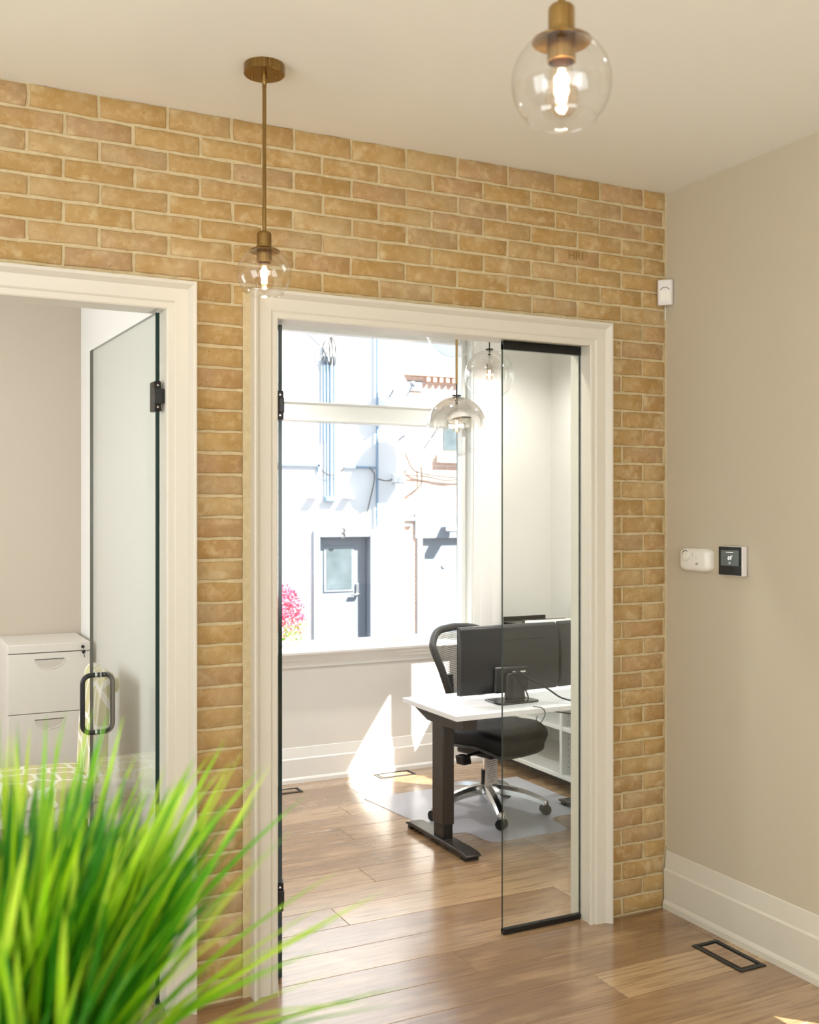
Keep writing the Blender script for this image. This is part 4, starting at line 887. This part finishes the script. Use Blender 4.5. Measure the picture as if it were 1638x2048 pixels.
# ---- flowering shrub beside the door
fp = thing('flowering_shrub', 'pink and cream flowering shrub seen at the left edge of the window', 'shrub', (2.70, YE - .7, GZ))
MB().tube([(2.70, YE - .7, GZ), (2.71, YE - .7, GZ + .5), (2.69, YE - .72, -.1)], [.03, .025, .012], 8).build('stem', 'stem_green', fp, smooth=50)
rf = random.Random(21)
def flake(m, c, s_):
    a = Vector((rf.uniform(-1, 1), rf.uniform(-1, 1), rf.uniform(-1, 1))).normalized(); b = a.orthogonal().normalized(); c2 = a.cross(b); c = Vector(c)
    m.add([c - b * s_, c + c2 * s_ * .6 + a * s_ * .15, c + b * s_, c - c2 * s_ * .6 + a * s_ * .15], [(0, 1, 2, 3)])
mp_, mc_, ml_ = MB(), MB(), MB()
for k in range(2600):
    v = Vector((rf.gauss(0, 1), rf.gauss(0, 1), rf.gauss(0, 1))).normalized() * (rf.random() ** .3)
    x, y, z = 2.69 + .40 * v.x, YE - .75 + .38 * v.y, -.09 + .56 * v.z
    if z > -.18 + rf.uniform(-.14, .14): flake(mp_, (x, y, z), rf.uniform(.022, .036))
    elif rf.random() < .6: flake(mc_, (x, y, z), rf.uniform(.02, .034))
    else: flake(ml_, (x, y, z), rf.uniform(.02, .035))
mp_.build('pink_blossom', 'petal_pink', fp, kind='stuff'); mc_.build('cream_blossom', 'petal_cream', fp, kind='stuff'); ml_.build('leaf', 'grass_dark', fp, kind='stuff')

# ================================================================== FOREGROUND GRASS
fwv = Vector((math.sin(YAW), math.cos(YAW), 0)); rtv = Vector((math.cos(YAW), -math.sin(YAW), 0))
def cp(u, D, z): p = CAM + fwv * D + rtv * ((u - 819) / 2104 * D); return Vector((p.x, p.y, z))
GC = cp(-10, .93, 0); TOPZ = .93
rc = thing('reception_counter', 'wooden reception counter carrying the potted grass', 'counter', (GC.x - .30, GC.y - .1, 0))
c0, c1, e0, e1 = GC.x - 1.2, GC.x + .24, GC.y - .30, GC.y + .17
bx('counter_body', 'counter_wood', rc, c0 + .03, c1 - .03, e0 + .03, e1 - .03, 0, TOPZ - .04); bx('counter_top', 'desk_laminate', rc, c0, c1, e0, e1, TOPZ - .04, TOPZ, bevel=.003)
pg = thing('potted_grass', 'bright green tufted grass plant blurred in the foreground', 'plant', (GC.x, GC.y, TOPZ))
MB().lathe([(.0001, 0), (.075, 0), (.080, .004), (.095, .095), (.091, .095), (.088, .080), (.0001, .080)], (GC.x, GC.y, TOPZ), 40).build('pot', 'pot_grey', pg, smooth=40)
MB().lathe([(.0001, .088), (.05, .086), (.0885, .078)], (GC.x, GC.y, TOPZ), 30).build('soil', 'soil', pg, smooth=60)
rg = random.Random(4)
def blade(m, base, az, lean, length, width, droop):
    p = Vector(base); d = Vector((math.cos(az) * math.sin(lean), math.sin(az) * math.sin(lean), math.cos(lean))); n = 9; rings = []; side = Vector((-math.sin(az + .5), math.cos(az + .5), 0))
    tw = rg.uniform(-.6, .6)
    for i in range(n + 1):
        t = i / n; wd = width * (.55 + .75 * t if t < .45 else .8875 * max(.02, (1 - ((t - .45) / .55) ** 2.2)))
        sd_ = (Matrix.Rotation(tw * t, 3, 'Z') @ side); nr = d.cross(sd_).normalized()
        rings.append([p - sd_ * wd, p + nr * (wd * .28), p + sd_ * wd])
        p = p + d * (length / n); d = (d + Vector((math.cos(az), math.sin(az), 0)) * (droop / n) - Vector((0, 0, droop * .55 / n))).normalized()
    m.loft(rings, cap=False, closed=False)
def rand_blade(big):
    q = rg.uniform(0, 2 * math.pi); rad = .080 * math.sqrt(rg.random()); base = (GC.x + rad * math.cos(q), GC.y + rad * math.sin(q), TOPZ + .075)
    az = q + rg.gauss(0, .5); lean = min(R(48), abs(rg.gauss(0, 1)) * R(12) + rad / .080 * R(11)); L = rg.uniform(.24, .37)
    return base, az, lean, L, rg.uniform(.0034, .0062), rg.uniform(.0, .5)
raz = math.atan2(rtv.y, rtv.x)
for k in range(290):
    m = MB(); pb = rand_blade(True)
    if k < 15:                                   # arching blades that hang out to the right
        pb = ((GC.x + .06 * math.cos(raz) + rg.uniform(-.02, .02), GC.y + .06 * math.sin(raz) + rg.uniform(-.03, .03), TOPZ + .075), raz + rg.uniform(-.35, .45), rg.uniform(R(38), R(60)), rg.uniform(.25, .37), rg.uniform(.003, .005), rg.uniform(.3, .7))
    blade(m, *pb); m.build('grass_blade', 'grass_blade', pg, smooth=60)
m = MB()
for k in range(900):
    b_, az, ln, L, wd, dr_ = rand_blade(False); blade(m, b_, az, ln * .9, L * .82, wd * .9, dr_)
m.build('grass_tuft', 'grass_dark', pg, smooth=60, kind='stuff')

# ================================================================== RECESSED LIGHTS
def downlight(x, y, power, label, col=(1, .95, .88)):
    p = thing('recessed_light', label, 'ceiling light', (x, y, CEIL), 'recessed ceiling lights')
    MB().lathe([(.042, CEIL - .0005), (.058, CEIL - .0005), (.058, CEIL - .004), (.042, CEIL - .006)], (x, y, 0), 32).build('trim_ring', 'white_plastic', p, smooth=30)
    MB().lathe([(.0001, CEIL - .002), (.043, CEIL - .002)], (x, y, 0), 32).build('lens', 'lamp_lens', p)
    l = bpy.data.lights.new('downlight', 'SPOT'); l.energy = power; l.color = col; l.spot_size = R(130); l.spot_blend = .8; l.shadow_soft_size = .04
    o = bpy.data.objects.new('downlight', l); COL.objects.link(o); o.parent = p; o.location = (0, 0, -.012)
for i, (x, y, pw, lb) in enumerate([(-3.4, -1.4, 18, 'added fill light in the lobby ceiling, by the left wall'), (-.9, -1.9, 18, 'added fill light in the lobby ceiling, by the right wall'), (-3.4, -3.8, 18, 'added fill light in the lobby ceiling, by the shopfront'), (-.9, -3.9, 18, 'added fill light in the lobby ceiling, rear right'),  # lobby lamps are added out of view to brighten the room
                                 (-.9, .55, 78, 'recessed ceiling light above the office doorway'), (.5, .6, 78, 'recessed ceiling light above the standing desk'), (-.9, 1.9, 78, 'recessed ceiling light by the office window'), (.6, 1.9, 78, 'recessed ceiling light above the white shelving'),
                                 (-2.9, 1.2, 12, 'added fill light in the left office ceiling')]): downlight(x, y, pw, lb, (1, .97, .93) if y > 0 else (1, .95, .88))  # the left office lamp is added to brighten that room
